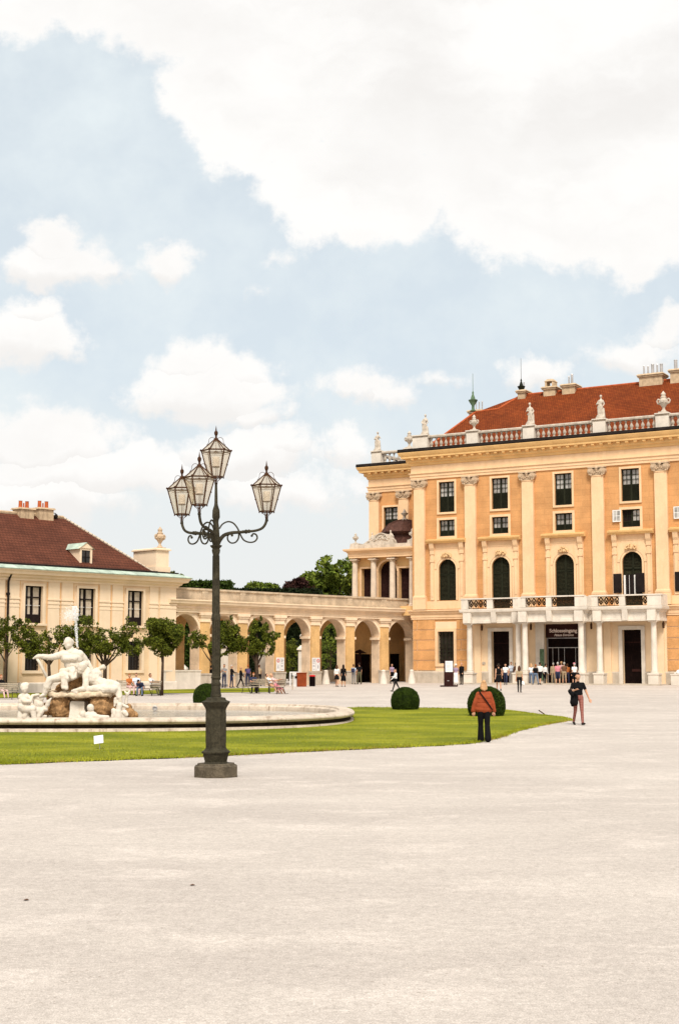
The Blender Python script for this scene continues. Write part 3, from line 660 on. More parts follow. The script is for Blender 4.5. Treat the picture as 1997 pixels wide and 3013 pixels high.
# orange rusticated blocks
rb = MB()
def rust(a, b, hole):
    zs = [.98+ZB+i*.857 for i in range(6)]
    for j in range(5):
        z0, z1 = zs[j]+.04, zs[j+1]-.04; segs = [(a, b)]
        if hole and z1 > hole[2]-.2 and z0 < hole[3]+.2: segs = [(a, hole[0]-.27), (hole[1]+.27, b)]
        else:
            m_ = a+(b-a)*(.45 if j % 2 else .62); segs = [(a, m_-.03), (m_+.03, b)]
        for (p, q) in segs:
            if (q-p) > 1.3 and j % 2 == 0 and len(segs) == 2 and hole and z1 > hole[2]-.2 and z0 < hole[3]+.2:
                mm = p+.38; rb.frus2 = None
                for (p2, q2) in ((p, mm-.03), (mm+.03, q)): rb.box(p2, q2, -.06, .02, z0, z1)
            else: rb.box(p, q, -.06, .02, z0, z1)
rust(0.0, 5.5, gh[0]); rust(22.1, 26.6, gh[4]); rust(26.9, 31.4, gh[5])
rb.build('rustication', 'orange_block', pal)
pb = MB(); prof_pl = [(0,0),(.16,0),(.16,.82+ZB),(.10,.90+ZB),(0,.93+ZB)]
for a, b in ((-.05, 7.0), (9.15, 11.5), (15.6, 18.2), (20.3, 36)): pb.profile([(a, 0), (b, 0)], prof_pl)
pb.build('plinth', 'plinth', pal)
# string course between floors and band under the windows
sm = MB(); sm.profile([(-.05, 6), (-.05, 0), (SEND, 0)], [(0,5.28+ZB),(.10,5.28+ZB),(.10,5.42+ZB),(.14,5.45+ZB),(.14,5.68+ZB),(.20,5.72+ZB),(.26,5.82+ZB),(.26,5.90+ZB),(.38,5.98+ZB),(.38,6.05+ZB),(0,6.10+ZB)])
sm.build('string_course', 'cream', pal)
bd = MB()
for i in (0, 4, 5): bd.box(PIL[i]+.62, PIL[i+1]-.62, -.07, .03, 6.14+ZB, 6.82+ZB)
bd.build('window_apron', 'cream', pal)
# entablature
path = [(-7.6, 16), (-7.6, 6), (-.05, 6), (-.05, 0), (SEND, 0)]
en = MB(); en.profile(path, [(0,17.30+ZB),(.10,17.30+ZB),(.10,17.52+ZB),(.15,17.53+ZB),(.15,17.74+ZB),(.24,17.80+ZB),(.24,17.86+ZB),(.08,17.88+ZB),(.08,18.5+ZB),(0,18.52+ZB)])
en.build('frieze', 'cream', pal)
cn = MB(); cn.profile(path, [(0,18.5+ZB),(.14,18.52+ZB),(.20,18.62+ZB),(.20,18.72+ZB),(.34,18.78+ZB),(.40,18.86+ZB),(.40,19.12+ZB),(.72,19.13+ZB),(.74,19.30+ZB),(.80,19.34+ZB),(.86,19.44+ZB),(.93,19.58+ZB),(.93,19.62+ZB),(0,19.80+ZB)])
def along(path, step, fn):
    for a, b in zip(path[:-1], path[1:]):
        a, b = Vector(a), Vector(b); d = (b-a); L_ = d.length; d.normalize(); n_ = Vector((d.y, -d.x)); k = int(L_/step)
        for i in range(k+1): fn(a+d*((i+.5)*L_/(k+1)), d, n_)
def modil(p, d, n_):
    q0 = p+n_*.4; q1 = p+n_*.66; v = d*.13; z0, z1 = 18.90+ZB, 19.125+ZB
    cn.add([(q0.x-v.x,q0.y-v.y,z0),(q0.x+v.x,q0.y+v.y,z0),(q1.x+v.x,q1.y+v.y,z0+.1),(q1.x-v.x,q1.y-v.y,z0+.1),(q0.x-v.x,q0.y-v.y,z1),(q0.x+v.x,q0.y+v.y,z1),(q1.x+v.x,q1.y+v.y,z1),(q1.x-v.x,q1.y-v.y,z1)],
           [(0,3,2,1),(0,1,5,4),(1,2,6,5),(2,3,7,6),(3,0,4,7)])
along(path, .72, modil)
cn.build('cornice', 'cream_gold', pal)
gu = MB(); gu.profile(path, [(.0,19.62+ZB),(.88,19.62+ZB),(.95,19.70+ZB),(.92,19.92+ZB),(0,20.02+ZB)]); gu.build('gutter', 'black_gutter', pal)
# pilasters
def pilaster_mesh():
    s = MB(); s.box(-.50, .50, -.26, .0, 7.30, 16.58); s.frus(-.56, .56, -.32, .0, 7.20, 7.32, .04); s.box(-.60, .60, -.36, .0, 7.05, 7.20); s.box(-.53,.53,-.30,0,16.50,16.58)
    return s
def capital_mesh():
    s = MB(); s.box(-.52, .52, -.30, .0, 16.60, 17.10); s.prism([(-.72,17.17),(-.74,17.28),(.74,17.28),(.72,17.17)], -.44, .0)
    for e in (-1, 1):
        for (r, y0, y1) in ((.26, -.40, -.02), (.19, -.45, -.40), (.10, -.50, -.45)):
            c = (e*.50, 16.93); s.prism([(c[0]+r*math.cos(t*math.pi/7), c[1]+r*math.sin(t*math.pi/7)) for t in range(14)], y0, y1)
        s.ico((e*.46, -.34, 16.62), .10, 1); s.ico((e*.60, -.36, 16.66), .08, 1)
    s.ico((0, -.40, 17.18), .16, 1, (1,.7,1)); s.ico((0,-.34,17.0), .11, 1)
    for i in range(5): s.ico((-.28+.14*i, -.34, 16.86-.06*abs(2-i)), .075, 1)
    return s
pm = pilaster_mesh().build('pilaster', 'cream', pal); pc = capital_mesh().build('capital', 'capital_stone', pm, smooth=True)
pm.location = (PIL[0], 0, ZB)
for x, y in [(q, 0) for q in PIL[1:]]+[(-7.02, 6), (-3.95, 6)]: c = dup_tree(pm, pal); c.location = (x, y, ZB)
pdm = MB(); pdm.box(-.62, .62, -.34, .02, 6.12, 7.05); pd0 = pdm.build('pilaster_pedestal', 'cream', pal); pd0.location = (PIL[0], 0, ZB)
for x in PIL[1:]: dup(pd0, pal, (x, 0, ZB))
# windows
def win_rect(c, z0, z1, hw, split, wide=0, y=0.0, mullion=True):
    """sash with white curtained upper panes and a dark louvred shutter over the lower part"""
    f = MB(); frame(f, c-hw, c+hw, z0, z1, .17+wide*.03, y-.09, y+.03); 
    if wide: f.box(c-hw-.23, c+hw+.23, y-.13, y+.02, z0-.24, z0-.17)
    f.build('window_frame', 'cream', None)
    o = bpy.context.scene.collection.objects[-1]; o.parent = pal; o.name = 'window'
    s = MB(); s.box(c-hw, c-hw+.07, y+.20, y+.27, z0, z1); s.box(c+hw-.07, c+hw, y+.20, y+.27, z0, z1); s.box(c-.07, c+.07, y+.20, y+.28, z0, z1); s.box(c-hw+.07, c+hw-.07, y+.2, y+.26, z1-.08, z1); s.box(c-hw+.07, c+hw-.07, y+.2, y+.26, z0, z0+.09)
    nr = 3 if z1-z0 > 2 else 2
    for a, b in ((c-hw+.07, c-.07), (c+.07, c+hw-.07)):
        m_ = (a+b)/2; s.box(m_-.022, m_+.022, y+.22, y+.25, split, z1-.08)
        for k in range(1, nr): zz = split+(z1-.08-split)*k/nr; s.box(a, m_-.022, y+.22, y+.25, zz-.022, zz+.022); s.box(m_+.022, b, y+.22, y+.25, zz-.022, zz+.022)
    s.build('sash', 'dark_green', o)
    p = MB(); p.box(c-hw+.02, c+hw-.02, y+.29, y+.31, split, z1-.02); p.build('pane', 'pane_light', o)
    b_ = MB()
    for a, b in ((c-hw+.07, c-.07), (c+.07, c+hw-.07)):
        k = int((split-z0)/.09)
        for i in range(k): zz = z0+.09+(split-z0-.09)*i/k; b_.add([(a,y+.20,zz),(b,y+.20,zz),(b,y+.26,zz+.075),(a,y+.26,zz+.075)], [(0,1,2,3)])
    b_.box(c-hw+.03, c+hw-.03, y+.285, y+.30, z0+.02, split-.005)
    b_.build('shutter', 'dark_green', o, fix=False); return o
def louvres(mb, a, b, z0, z1, y, clip=None, st=.105):
    k = int((z1-z0)/st)
    for i in range(k):
        zz = z0+(z1-z0)*i/k; aa, bb = a, b
        if clip:
            cx, sp, r = clip; h = zz+.05-sp
            if h > 0:
                wd = math.sqrt(max(0, r*r-h*h)); aa, bb = max(a, cx-wd), min(b, cx+wd)
                if bb-aa < .05: continue
        mb.add([(aa,y,zz),(bb,y,zz),(bb,y+.07,zz+.08),(aa,y+.07,zz+.08)], [(0,1,2,3)])
def win_arch(i, c, z0, z1, r, y=0.0, state='shut', lv='dark_green'):
    sp = z1-r; f = MB()
    frame(f, c-r, c+r, z0, sp, .16, y-.06, y+.02, 0.0) if False else None
    f.box(c-r-.16, c-r, y-.07, y+.02, z0, sp); f.box(c+r, c+r+.16, y-.07, y+.02, z0, sp); archring(f, c, sp, r, r+.16, y-.07, y+.02)
    f.build('window', 'cream', pal); o = COL.objects[-1]
    s = MB()
    s.box(c-r, c-r+.08, y+.20, y+.27, z0, sp); s.box(c+r-.08, c+r, y+.20, y+.27, z0, sp); s.box(c-.08, c+.08, y+.2, y+.28, z0, z1-.03); archring(s, c, sp, r-.09, r, y+.20, y+.27)
    s.box(c-r+.08, c+r-.08, y+.2, y+.275, sp-.55, sp-.43); s.box(c-r+.08, c+r-.08, y+.2, y+.27, z0, z0+.12)
    s.build('sash', 'dark_green', o)
    b_ = MB()
    lo = z0+.12 if state == 'shut' else sp-.43
    for a, b in ((c-r+.08, c-.08), (c+.08, c+r-.08)): louvres(b_, a, b, lo, z1-.1, y+.21, (c, sp, r-.09))
    n = 14; b_.prism([(c+(r-.02)*math.cos(math.pi*k/n), sp+(r-.02)*math.sin(math.pi*k/n)) for k in range(n+1)]+[(c-r+.02, z0+.02), (c+r-.02, z0+.02)], y+.30, y+.32)
    b_.build('shutter', 'louvre_green', o, fix=False)
    return o
mat('louvre_green', (.022,.021,.011), var=.3, scale=9, fine=.4, fscale=7, rough=.8, spec=.1)
mat('louvre_brown', (.035,.014,.011), var=.3, scale=9, fine=.4, fscale=7, rough=.8, spec=.1)
for i, c in enumerate(BAYC):
    for (z0, z1, sp, wd) in ((14.36+ZB, 16.98+ZB-.02, 15.75+ZB, 0), (12.30+ZB, 13.70+ZB, 12.83+ZB, 1)):
        o = win_rect(c, z0, z1, .74, sp, wd)
        if wd and i in (3, 4):                    # the left casement stands open
            q = MB(); cx0, cx1 = c-.76-.72, c-.80
            q.box(cx0, cx0+.07, -.16, -.11, z0+.45, z1); q.box(cx1-.07, cx1, -.16, -.11, z0+.45, z1); q.box(cx0+.07, cx1-.07, -.16, -.11, z0+.45, z0+.52); q.box(cx0+.07, cx1-.07, -.16, -.11, z1-.07, z1)
            q.box((cx0+cx1)/2-.02, (cx0+cx1)/2+.02, -.15, -.12, z0+.52, z1-.07); q.box(cx0+.07, (cx0+cx1)/2-.02, -.15, -.12, (z0+.45+z1)/2-.02, (z0+.45+z1)/2+.02); q.box((cx0+cx1)/2+.02, cx1-.07, -.15, -.12, (z0+.45+z1)/2-.02, (z0+.45+z1)/2+.02)
            q.build('open_casement', 'sash_white', o); q = MB(); q.box(cx0+.03, cx1-.03, -.145, -.135, z0+.48, z1-.03); q.build('pane', 'pane_light', o)
            q = MB(); q.box(c-.72, c-.07, .275, .285, sp, z1-.08); q.build('pane', 'window_dark', o)
    o = win_arch(i, c, 6.26 if i in (1, 2, 3) else 6.88+ZB, 10.34+ZB, .81, state='open' if i in (3, 4) else 'shut')
    if i in (3, 4):                                # shutters swung back against the wall, white reveals of the glass doors
        for e in (-1, 1):
            q = MB(); x0, x1 = (c-.84-.66, c-.84) if e < 0 else (c+.30, c+1.02)
            q.box(x0, x1, -.20, -.15, 7.1+ZB, 8.62+ZB); q.build('open_shutter', 'window_dark', o)
            q = MB(); xx = c-.72 if e < 0 else c+.12; q.box(xx, xx+.13, .0, .1, 7.0+ZB, 8.5+ZB); q.build('door_sash', 'sash_white', o)
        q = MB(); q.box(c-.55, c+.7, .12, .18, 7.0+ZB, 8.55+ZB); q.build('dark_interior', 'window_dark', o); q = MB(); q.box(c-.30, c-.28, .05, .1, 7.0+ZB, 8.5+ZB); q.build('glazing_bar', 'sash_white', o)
win_rect(-5.35, 13.4, 15.86+ZB, .73, 14.9, 0, 6.0); win_rect(-1.75, 13.4, 15.86+ZB, .73, 14.9, 0, 6.0)
# cream surrounds with consoles, keystone shell and hood over the tall windows
def surround(c):
    s = MB(); r = .83+.17; y0 = -.045
    for a, b in ((c-1.62, c-r), (c+r, c+1.62)): s.box(a, b, y0, .02, 6.12, 11.72)
    N = 12; sp = 9.53; top = 11.72                  # spandrel field above the arch
    for k in range(N):
        a, b = math.pi*k/N, math.pi*(k+1)/N
        p, q = (c-r*math.cos(a), sp+r*math.sin(a)), (c-r*math.cos(b), sp+r*math.sin(b))
        s.add([(p[0],y0,p[1]),(q[0],y0,q[1]),(q[0],y0,top),(p[0],y0,top)], [(0,1,2,3)])
    archring(s, c, sp, .99, 1.16, -.09, y0); archring(s, c, sp, 1.16, 1.24, -.07, y0)
    for e in (-1, 1):
        x = c+e*1.38; s.box(x-.15, x+.15, -.13, y0, 6.9, 10.15); s.box(x-.09, x+.09, -.17, -.13, 7.2, 9.9); s.box(x-.20, x+.20, -.18, y0, 10.15, 10.33)
        s.box(x-.12, x+.12, -.10, y0, 10.33, 10.75)
        s.prismx([(y0,10.75),(-.14,10.80),(-.16,11.1),(-.26,11.3),(-.34,11.62),(-.34,11.72),(y0,11.72)], x-.20, x+.20)
    s.box(c-1.1, c+1.1, -.075, y0, 11.25, 11.32)
    o = s.build('window_surround', 'cream', pal); o.location = (0, 0, ZB)
    h = MB(); h.prismx([(0,11.72),(-.36,11.72),(-.40,11.80),(-.52,11.88),(-.55,12.0),(0,12.10)], c-1.84, c+1.84); h.build('hood', 'cream_gold', o)
    k = MB()
    for j in range(26):
        a = R(-10+200*(j+.5)/26); rr = random.uniform(.12, .36); k.ico((c+rr*1.35*math.cos(a), -.16-random.uniform(0,.08), 10.52+rr*math.sin(a)+.05), random.uniform(.06, .11), 1)
    k.ico((c, -.2, 10.62), .17, 1, (1,.7,1)); k.build('carved_shell', 'capital_shell', o, smooth='all')
mat('capital_shell', (.64,.42,.22), var=.15, scale=6, fine=.1)
for c in BAYC: surround(c)
# ground floor windows and doors
def grid_window(a, b, z0, z1, parent, y=0.0, mt='dark_green', nm='window', frm='cream', fw=.25, bars=(4, 8)):
    f = MB(); frame(f, a, b, z0, z1, fw, y-.11, y+.02); o = f.build(nm, frm, parent)
    s = MB(); nx_, nz = bars
    for i in range(nx_+1): x = a+(b-a)*i/nx_; s.box(x-.025, x+.025, y+.18, y+.22, z0, z1)
    for j in range(nz+1): z = z0+(z1-z0)*j/nz; s.box(a, b, y+.225, y+.25, z-.022, z+.022)
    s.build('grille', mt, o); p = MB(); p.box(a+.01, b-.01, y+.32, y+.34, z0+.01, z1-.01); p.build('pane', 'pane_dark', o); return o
for h in (gh[0], gh[4], gh[5]): grid_window(h[0], h[1], h[2], h[3], pal)
for h, nm in ((gh[1], 'door'), (gh[3], 'door')):
    f = MB(); frame(f, h[0], h[1], h[2], h[3], .30, -.12, .02, 0.0001); o = f.build(nm, 'white_stone', pal)
    p = MB(); p.box(h[0], h[1], .38, .44, h[2], h[3]); 
    for k in range(2):
        a = h[0]+.08+k*(h[1]-h[0])/2; b = a+(h[1]-h[0])/2-.16
        for z in (.4, 1.9, 3.0): p.box(a, b, .355, .38, z, z+(.95 if z > 1 else 1.3))
    p.build('door_leaf', 'door_dark', o)
    p = MB(); p.box(h[0]+.05, h[1]-.05, .33, .37, 3.32, 3.38); p.box(h[0]+.6, h[1]-.1, .30, .32, 1.05, 1.25); p.build('door_rail', 'totem_brown', o)
h = gh[2]; f = MB(); f.box(11.2, 11.95, -.14, .02, .1, 4.99+ZB); f.box(15.2, 15.5, -.14, .02, .1, 4.99+ZB); f.box(11.95, 15.2, -.14, .02, 4.76+ZB, 4.99+ZB); o = f.build('entrance', 'white_stone', pal)
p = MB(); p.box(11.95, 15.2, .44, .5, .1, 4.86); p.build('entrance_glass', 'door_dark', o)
p = MB(); p.box(12.05, 14.9, .30, .34, 3.70, 3.75); p.box(12.05, 14.9, .30, .34, 2.93, 2.98); p.box(12.05, 12.1, .30, .34, .12, 3.70)
for x in (12.5, 13.0, 13.5, 14.45, 14.9): p.box(x-.015, x+.015, .32, .34, .12, 2.93)
p.build('glazing_bar', 'zinc', o); p = MB(); p.box(11.6, 11.95, -.22, -.17, .35, 2.85); p.build('open_door', 'leaf_olive', o) if False else p.build('open_door', 'copper_green', o)
# entrance sign
so_ = MB(); so_.box(0, 3.2, -.05, .05, -.0, 1.10); sg = so_.build('sign', 'totem_brown'); sg.location = PW(11.97, .25, 3.76); sg.rotation_euler = (0, 0, -PA)
tag(sg, 'dark brown sign with white lettering above the glass entrance of the palace', 'sign')
text_mesh('Schlosseingang', 'lettering', .40, 'sign_letter', sg, (1.5, -.055, .55), (R(90), 0, 0), 0, .010)
text_mesh('Palace Entrance', 'lettering', .26, 'sign_letter', sg, (1.55, -.055, .20), (R(90), 0, 0), .3, .003)

# portico: steps, columns, balcony
def column(parent, x, y, z0=.95, z1=4.95, r=.24, mt='white_stone', ped=True):
    s = MB()
    s.lathe([(r*1.35,z0),(r*1.38,z0+.07),(r*1.12,z0+.12),(r*1.2,z0+.18),(r,z0+.24),(r*1.0,z0+1.4),(r*.86,z1-.30),(r*.95,z1-.28),(r*.88,z1-.24),(r*1.0,z1-.14),(r*1.3,z1-.08)], (x, y, 0), 20)
    s.box(x-r*1.4, x+r*1.4, y-r*1.4, y+r*1.4, z1-.085, z1)
    if ped: s.box(x-.40, x+.40, y-.40, y+.40, .1, z0-.12); s.box(x-.45, x+.45, y-.45, y+.45, z0-.12, z0)
    return s.build('column', mt, parent, smooth=True)
CY1, CY2 = -1.6, -2.6
cols = [(6.02, CY1), (10.34, CY1), (11.34, CY2), (16.05, CY2), (17.18, CY1), (21.55, CY1)]
for x, y in cols: column(pal, x, y)
rs = MB()                                          # responding pilasters on the wall behind the columns
for x in (6.05, 10.2, 17.3, 21.6): rs.box(x-.28, x+.28, -.20, .02, .95, 4.95); rs.box(x-.36, x+.36, -.26, .02, .1, .95)
rs.build('wall_pier', 'cream_pale', pal)
kerb = MB(); kerb.box(5.2, 22.5, -3.4, -.0, -.05, .12); kerb.build('step', 'plinth', pal)
bc = MB(); out = [(5.45, 0), (5.45, CY1-.35), (10.95, CY1-.35), (10.95, CY2-.35), (16.5, CY2-.35), (16.5, CY1-.35), (22.25, CY1-.35), (22.25, 0)]
ZD = 5.93+ZB
bc.profile([(5.75,0),(5.75,CY1-.05),(11.15,CY1-.05),(11.15,CY2-.05),(16.3,CY2-.05),(16.3,CY1-.05),(21.95,CY1-.05),(21.95,0)], [(-.30,4.95),(.18,4.95),(.18,5.15),(.12,5.17),(.12,5.62),(.2,5.68),(.24,5.78),(.42,5.86),(.45,ZD-.04),(.45,ZD+.06),(-.30,ZD+.08)])
bc.add([(5.4,0,5.64),(5.4,CY1,5.64),(11.1,CY1,5.64),(11.1,CY2,5.64),(16.3,CY2,5.64),(16.3,CY1,5.64),(22,CY1,5.64),(22,0,5.64)], [tuple(range(8))])
bc.add([(5.4,0,ZD+.05),(5.4,CY1,ZD+.05),(11.1,CY1,ZD+.05),(11.1,CY2,ZD+.05),(16.3,CY2,ZD+.05),(16.3,CY1,ZD+.05),(22,CY1,ZD+.05),(22,0,ZD+.05)], [tuple(range(8))])
bal = bc.build('balcony', 'white_stone', pal)
bk = MB()
for x, y in cols: bk.box(x-.34, x+.34, y-.56, y-.03, 4.96, 5.80)
for x, y in ((8.35, CY1), (13.55, CY2), (19.4, CY1)): bk.prismx([(y-.1,4.96),(y-.36,5.0),(y-.48,5.85),(y-.1,5.85)], x-.22, x+.22)
bk.build('bracket', 'white_stone', bal)
pr_ = MB(); ZR = ZD+.95
def post(x0, x1, y): pr_.box(x0, x1, y-.22, y+.12, ZD+.08, ZR-.10)
def rail(x0, x1, y): pr_.box(x0, x1, y-.26, y+.15, ZR-.10, ZR)
yA, yB = CY1-.15, CY2-.15
post(5.45, 6.05, yA); post(7.75, 8.27, yA); post(10.05, 10.9, yA); rail(5.4, 11.2, yA)
post(11.25, 11.55, yB); post(13.3, 13.75, yB); post(15.7, 16.35, yB); rail(11.2, 16.5, yB); pr_.box(10.9, 11.25, yB-.2, yA+.1, ZD+.08, ZR-.1); pr_.box(16.35, 16.7, yB-.2, yA+.1, ZD+.08, ZR-.1)
post(16.7, 17.2, yA); post(18.95, 19.42, yA); post(21.2, 22.3, yA); rail(16.5, 22.35, yA)
pr_.box(5.4, 5.7, yA, -.1, ZD+.08, ZR); pr_.box(22.0, 22.3, yA+.15, -.1, ZD+.08, ZR)
pr_.build('parapet', 'white_stone', bal)
def iron(x0, x1, y):
    s = MB(); z0, z1 = ZD+.10, ZR-.12; s.box(x0, x1, y-.03, y+.03, z0, z0+.04); s.box(x0, x1, y-.03, y+.03, z1-.04, z1); n = max(2, round((x1-x0)/.42)); wd = (x1-x0)/n; zc = (z0+z1)/2; hh = (z1-z0)/2-.05
    for i in range(n):
        c = x0+wd*(i+.5); s.box(c-wd/2-.012, c-wd/2+.012, y-.02, y+.02, z0+.04, z1-.04)
        for e in (-1, 1):
            s.tube([(c+e*wd*.46*math.sin(t*math.pi/5)*(1-.09*t), y, zc+hh*math.cos(t*math.pi/5)*(1-.08*t)) for t in range(8)], .040, 5)
            s.tube([(c+e*wd*.2*math.sin(t), y, zc+e*.14+.11*math.cos(t)) for t in np.linspace(0, 5.5, 8)], .036, 5)
        s.ico((c, y, zc), .09, 1)
    s.build('iron_railing', 'gold_iron', bal)
for a, b, y in ((6.05, 7.75, yA), (8.27, 10.05, yA), (11.55, 13.3, yB), (13.75, 15.7, yB), (17.2, 18.95, yA), (19.42, 21.2, yA)): iron(a, b, y)
for x in (6.6, 10.95, 16.1, 21.95):                 # hanging lanterns at the portico
    s = MB(); yl = -.45; s.lathe([(.02,5.0),(.05,4.86),(.10,4.80),(.09,4.45),(.05,4.38)], (x, yl, 0), 8); s.tube([(x, yl, 5.0), (x, -.1, 5.05)], .02); s.build('wall_lantern', 'lamp_brown', pal)
# balustrade on the roof edge
bs = MB(); bpath = [(-7.25, 16), (-7.25, 6.35), (.25, 6.35), (.25, .35), (SEND, .35)]
bs.profile(bpath, [(-.16,19.94),(.22,19.94),(.22,20.14),(.16,20.2),(-.16,20.2)]); bs.profile(bpath, [(-.20,21.02),(-.20,21.24),(.24,21.24),(.27,21.16),(.24,21.04),(.14,21.0)])
PED = [(.73, .35, .72), (5.66, .35, .52), (10.79, .35, .5), (16.9, .35, .53), (22.1, .35, .53), (27.2, .35, .53), (32, .35, .53), (-6.9, 6.35, .5), (-3.5, 6.35, .5)]
balu = bs.build('balustrade', 'roof_stone', pal)
pp = MB()
for x, y, w_ in PED: pp.box(x-w_, x+w_, y-.36, y+.36, 19.96, 21.08); pp.box(x-w_-.06, x+w_+.06, y-.42, y+.42, 21.245, 21.33)
pp.build('pedestal', 'white_stone', balu)
s = MB(); s.lathe([(.12,0),(.12,.07),(.06,.12),(.15,.30),(.13,.40),(.055,.58),(.05,.66),(.10,.70),(.10,.80)], n=8); b0 = s.build('baluster', 'roof_stone', balu, smooth=True)
runs = [(1.45,.35,5.14),(6.18,.35,10.29),(11.3,.35,16.37),(17.43,.35,21.57),(22.63,.35,26.67),(-6.35,6.35,-4.05),(-2.95,6.35,-.1)]
first = True
for a, y, b in runs:
    n = round((b-a)/.47)
    for i in range(n):
        lo = (a+(b-a)*(i+.5)/n, y, 20.2)
        if first: b0.location = lo; first = False
        else: dup(b0, balu, lo)
# roof: one front plane, hip at the left, second higher ridge
rf = MB(); e0 = 20.0
def RFp(s, y): return (s, y, e0+(y-1.2)*.83)
zA, yA_ = 24.0, 1.2+(24.0-e0)/.83; zB_ = 25.5; yB_ = 1.2+(zB_-e0)/.83
fr = [(0.2,1.2,e0),(SEND,1.2,e0),(SEND,yB_,zB_),(6.9,yB_,zB_),(5.3,yA_+.25,zA+.15),(3.2,yA_,zA)]
rf.add(fr, [(0,1,2,3,4,5)])
yb = 2*yB_-1.2
rf.add([(0.2,1.2,e0),(3.2,yA_,zA),(.2,yb,e0)], [(0,1,2)]); rf.add([(3.2,yA_,zA),(5.3,yA_+.25,zA+.15),(6.9,yB_,zB_),(.2,yb,e0)], [(0,1,2,3)])
rf.add([(6.9,yB_,zB_),(SEND,yB_,zB_),(SEND,yb,e0),(.2,yb,e0)], [(0,1,2,3)]); rf.add([(SEND,1.2,e0),(SEND,yB_,zB_),(SEND,yb,e0)], [(0,1,2)])
rf.add([(-7.2,7,20.0),(0.2,7,20.0),(.2,16,20.0),(-7.2,16,20)], [(0,1,2,3)])
roof = rf.build('roof', 'roof_red', pal)
rr_ = MB(); rr_.tube([(6.9,yB_,zB_+.02),(SEND,yB_,zB_+.02)], .10, 6); rr_.tube([(.2,1.2,e0+.05),(3.2,yA_,zA+.03),(5.3,yA_+.25,zA+.17),(6.9,yB_,zB_+.02)], .09, 6); rr_.build('ridge_tiles', 'terracotta', roof)
def chimney(s0, s1, y, ztop, pipes, mt='chimney_stone', y2=1.3):
    c = MB(); c.box(s0, s1, y, y+y2, zB_-2.0, ztop-.28); c.box(s0-.12, s1+.12, y-.12, y+y2+.12, ztop-.28, ztop-.14); c.frus(s0-.2, s1+.2, y-.2, y+y2+.2, ztop-.14, ztop, .12)
    o = c.build('chimney', mt, roof)
    for (px_, r_, h_) in pipes: q = MB(); q.lathe([(r_,0),(r_,h_),(r_*1.15,h_),(r_*.9,h_+.06)], (s0+(s1-s0)*px_, y+y2/2, ztop), 8); q.build('flue_pipe', 'zinc', o, smooth=True)
    return o
yc = yB_-.5
chimney(6.75, 7.45, yc, 25.9, [(.5,.06,.75)]); o = chimney(9.2, 10.3, yc, 25.95, [])
q = MB(); q.box(9.35,9.5,yc,yc+.9,25.95,26.4); q.box(10.0,10.15,yc,yc+.9,25.95,26.4); q.frus(9.3,10.2,yc-.05,yc+.95,26.4,26.62,.18); q.build('chimney_cap', 'chimney_stone', o)
chimney(10.95, 12.1, yc, 26.0, [(.35,.07,.75),(.6,.11,.9)]); chimney(17.9, 19.9, yc, 26.15, [(.12,.08,.8),(.3,.08,.75),(.5,.13,.85),(.7,.08,.8),(.88,.14,.8)]); chimney(20.6, 22.6, yc, 26.3, [(.15,.15,.85),(.4,.1,.8),(.7,.1,.8)]); chimney(26, 28, yc, 26.2, [(.3,.1,.8),(.6,.1,.8)])
chimney(1.9, 3.1, 7.5, 24.55, [(.35,.05,.8),(.6,.06,.8),(.85,.06,.8)])
def finial(x, y, z, mt, sc_=1.0):
    s = MB(); s.lathe([(r*sc_, h*(sc_ if h < 2 else 1.1)) for r, h in [(.22,0),(.10,.12),(.09,.35),(.26,.62),(.32,.74),(.16,.80),(.12,.95),(.05,1.15),(.07,1.22),(.03,1.34),(.018,1.36),(.012,3.1)]], (x, y, z), 10)
    s.build('roof_finial', mt, roof, smooth=True)
finial(3.0, yA_, zA+.15, 'copper_green', 1.35); finial(6.9, yB_, zB_-.05, 'dark_green', 1.15)

# ---- statues and urns on the roof edge
def urn(loc, h, label, grp, rz=0, flame=True, mt='roof_stone', n=14):
    s = MB(); k = h/1.7
    s.box(-.34*k, .34*k, -.34*k, .34*k, 0, .10*k)
    pr = [(.26,.10),(.20,.18),(.10,.32),(.10,.42),(.16,.52),(.30,.74),(.37,.92),(.36,1.02),(.24,1.10),(.22,1.2),(.26,1.24),(.16,1.32)]
    pr += [(.17,1.40),(.20,1.5),(.10,1.62),(.02,1.74)] if flame else [(.10,1.42),(.12,1.5),(.02,1.62)]
    s.lathe([(r*k, z*k) for r, z in pr], n=n)
    o = s.build('urn', mt, smooth=True); o.location = loc; o.rotation_euler = (0, 0, rz); tag(o, label, 'urn', grp)
    q = MB()
    for e in (-1, 1):
        q.tube([(e*.28*k,0,.72*k),(e*.46*k,0,.80*k),(e*.52*k,0,1.0*k),(e*.42*k,0,1.12*k),(e*.26*k,0,1.08*k)], .06*k, 6)
    for i in range(8): a = i*math.pi/4; q.ico((.34*k*math.cos(a), .34*k*math.sin(a), .84*k), .075*k, 1)
    q.build('handle', mt, o, smooth='all'); return o
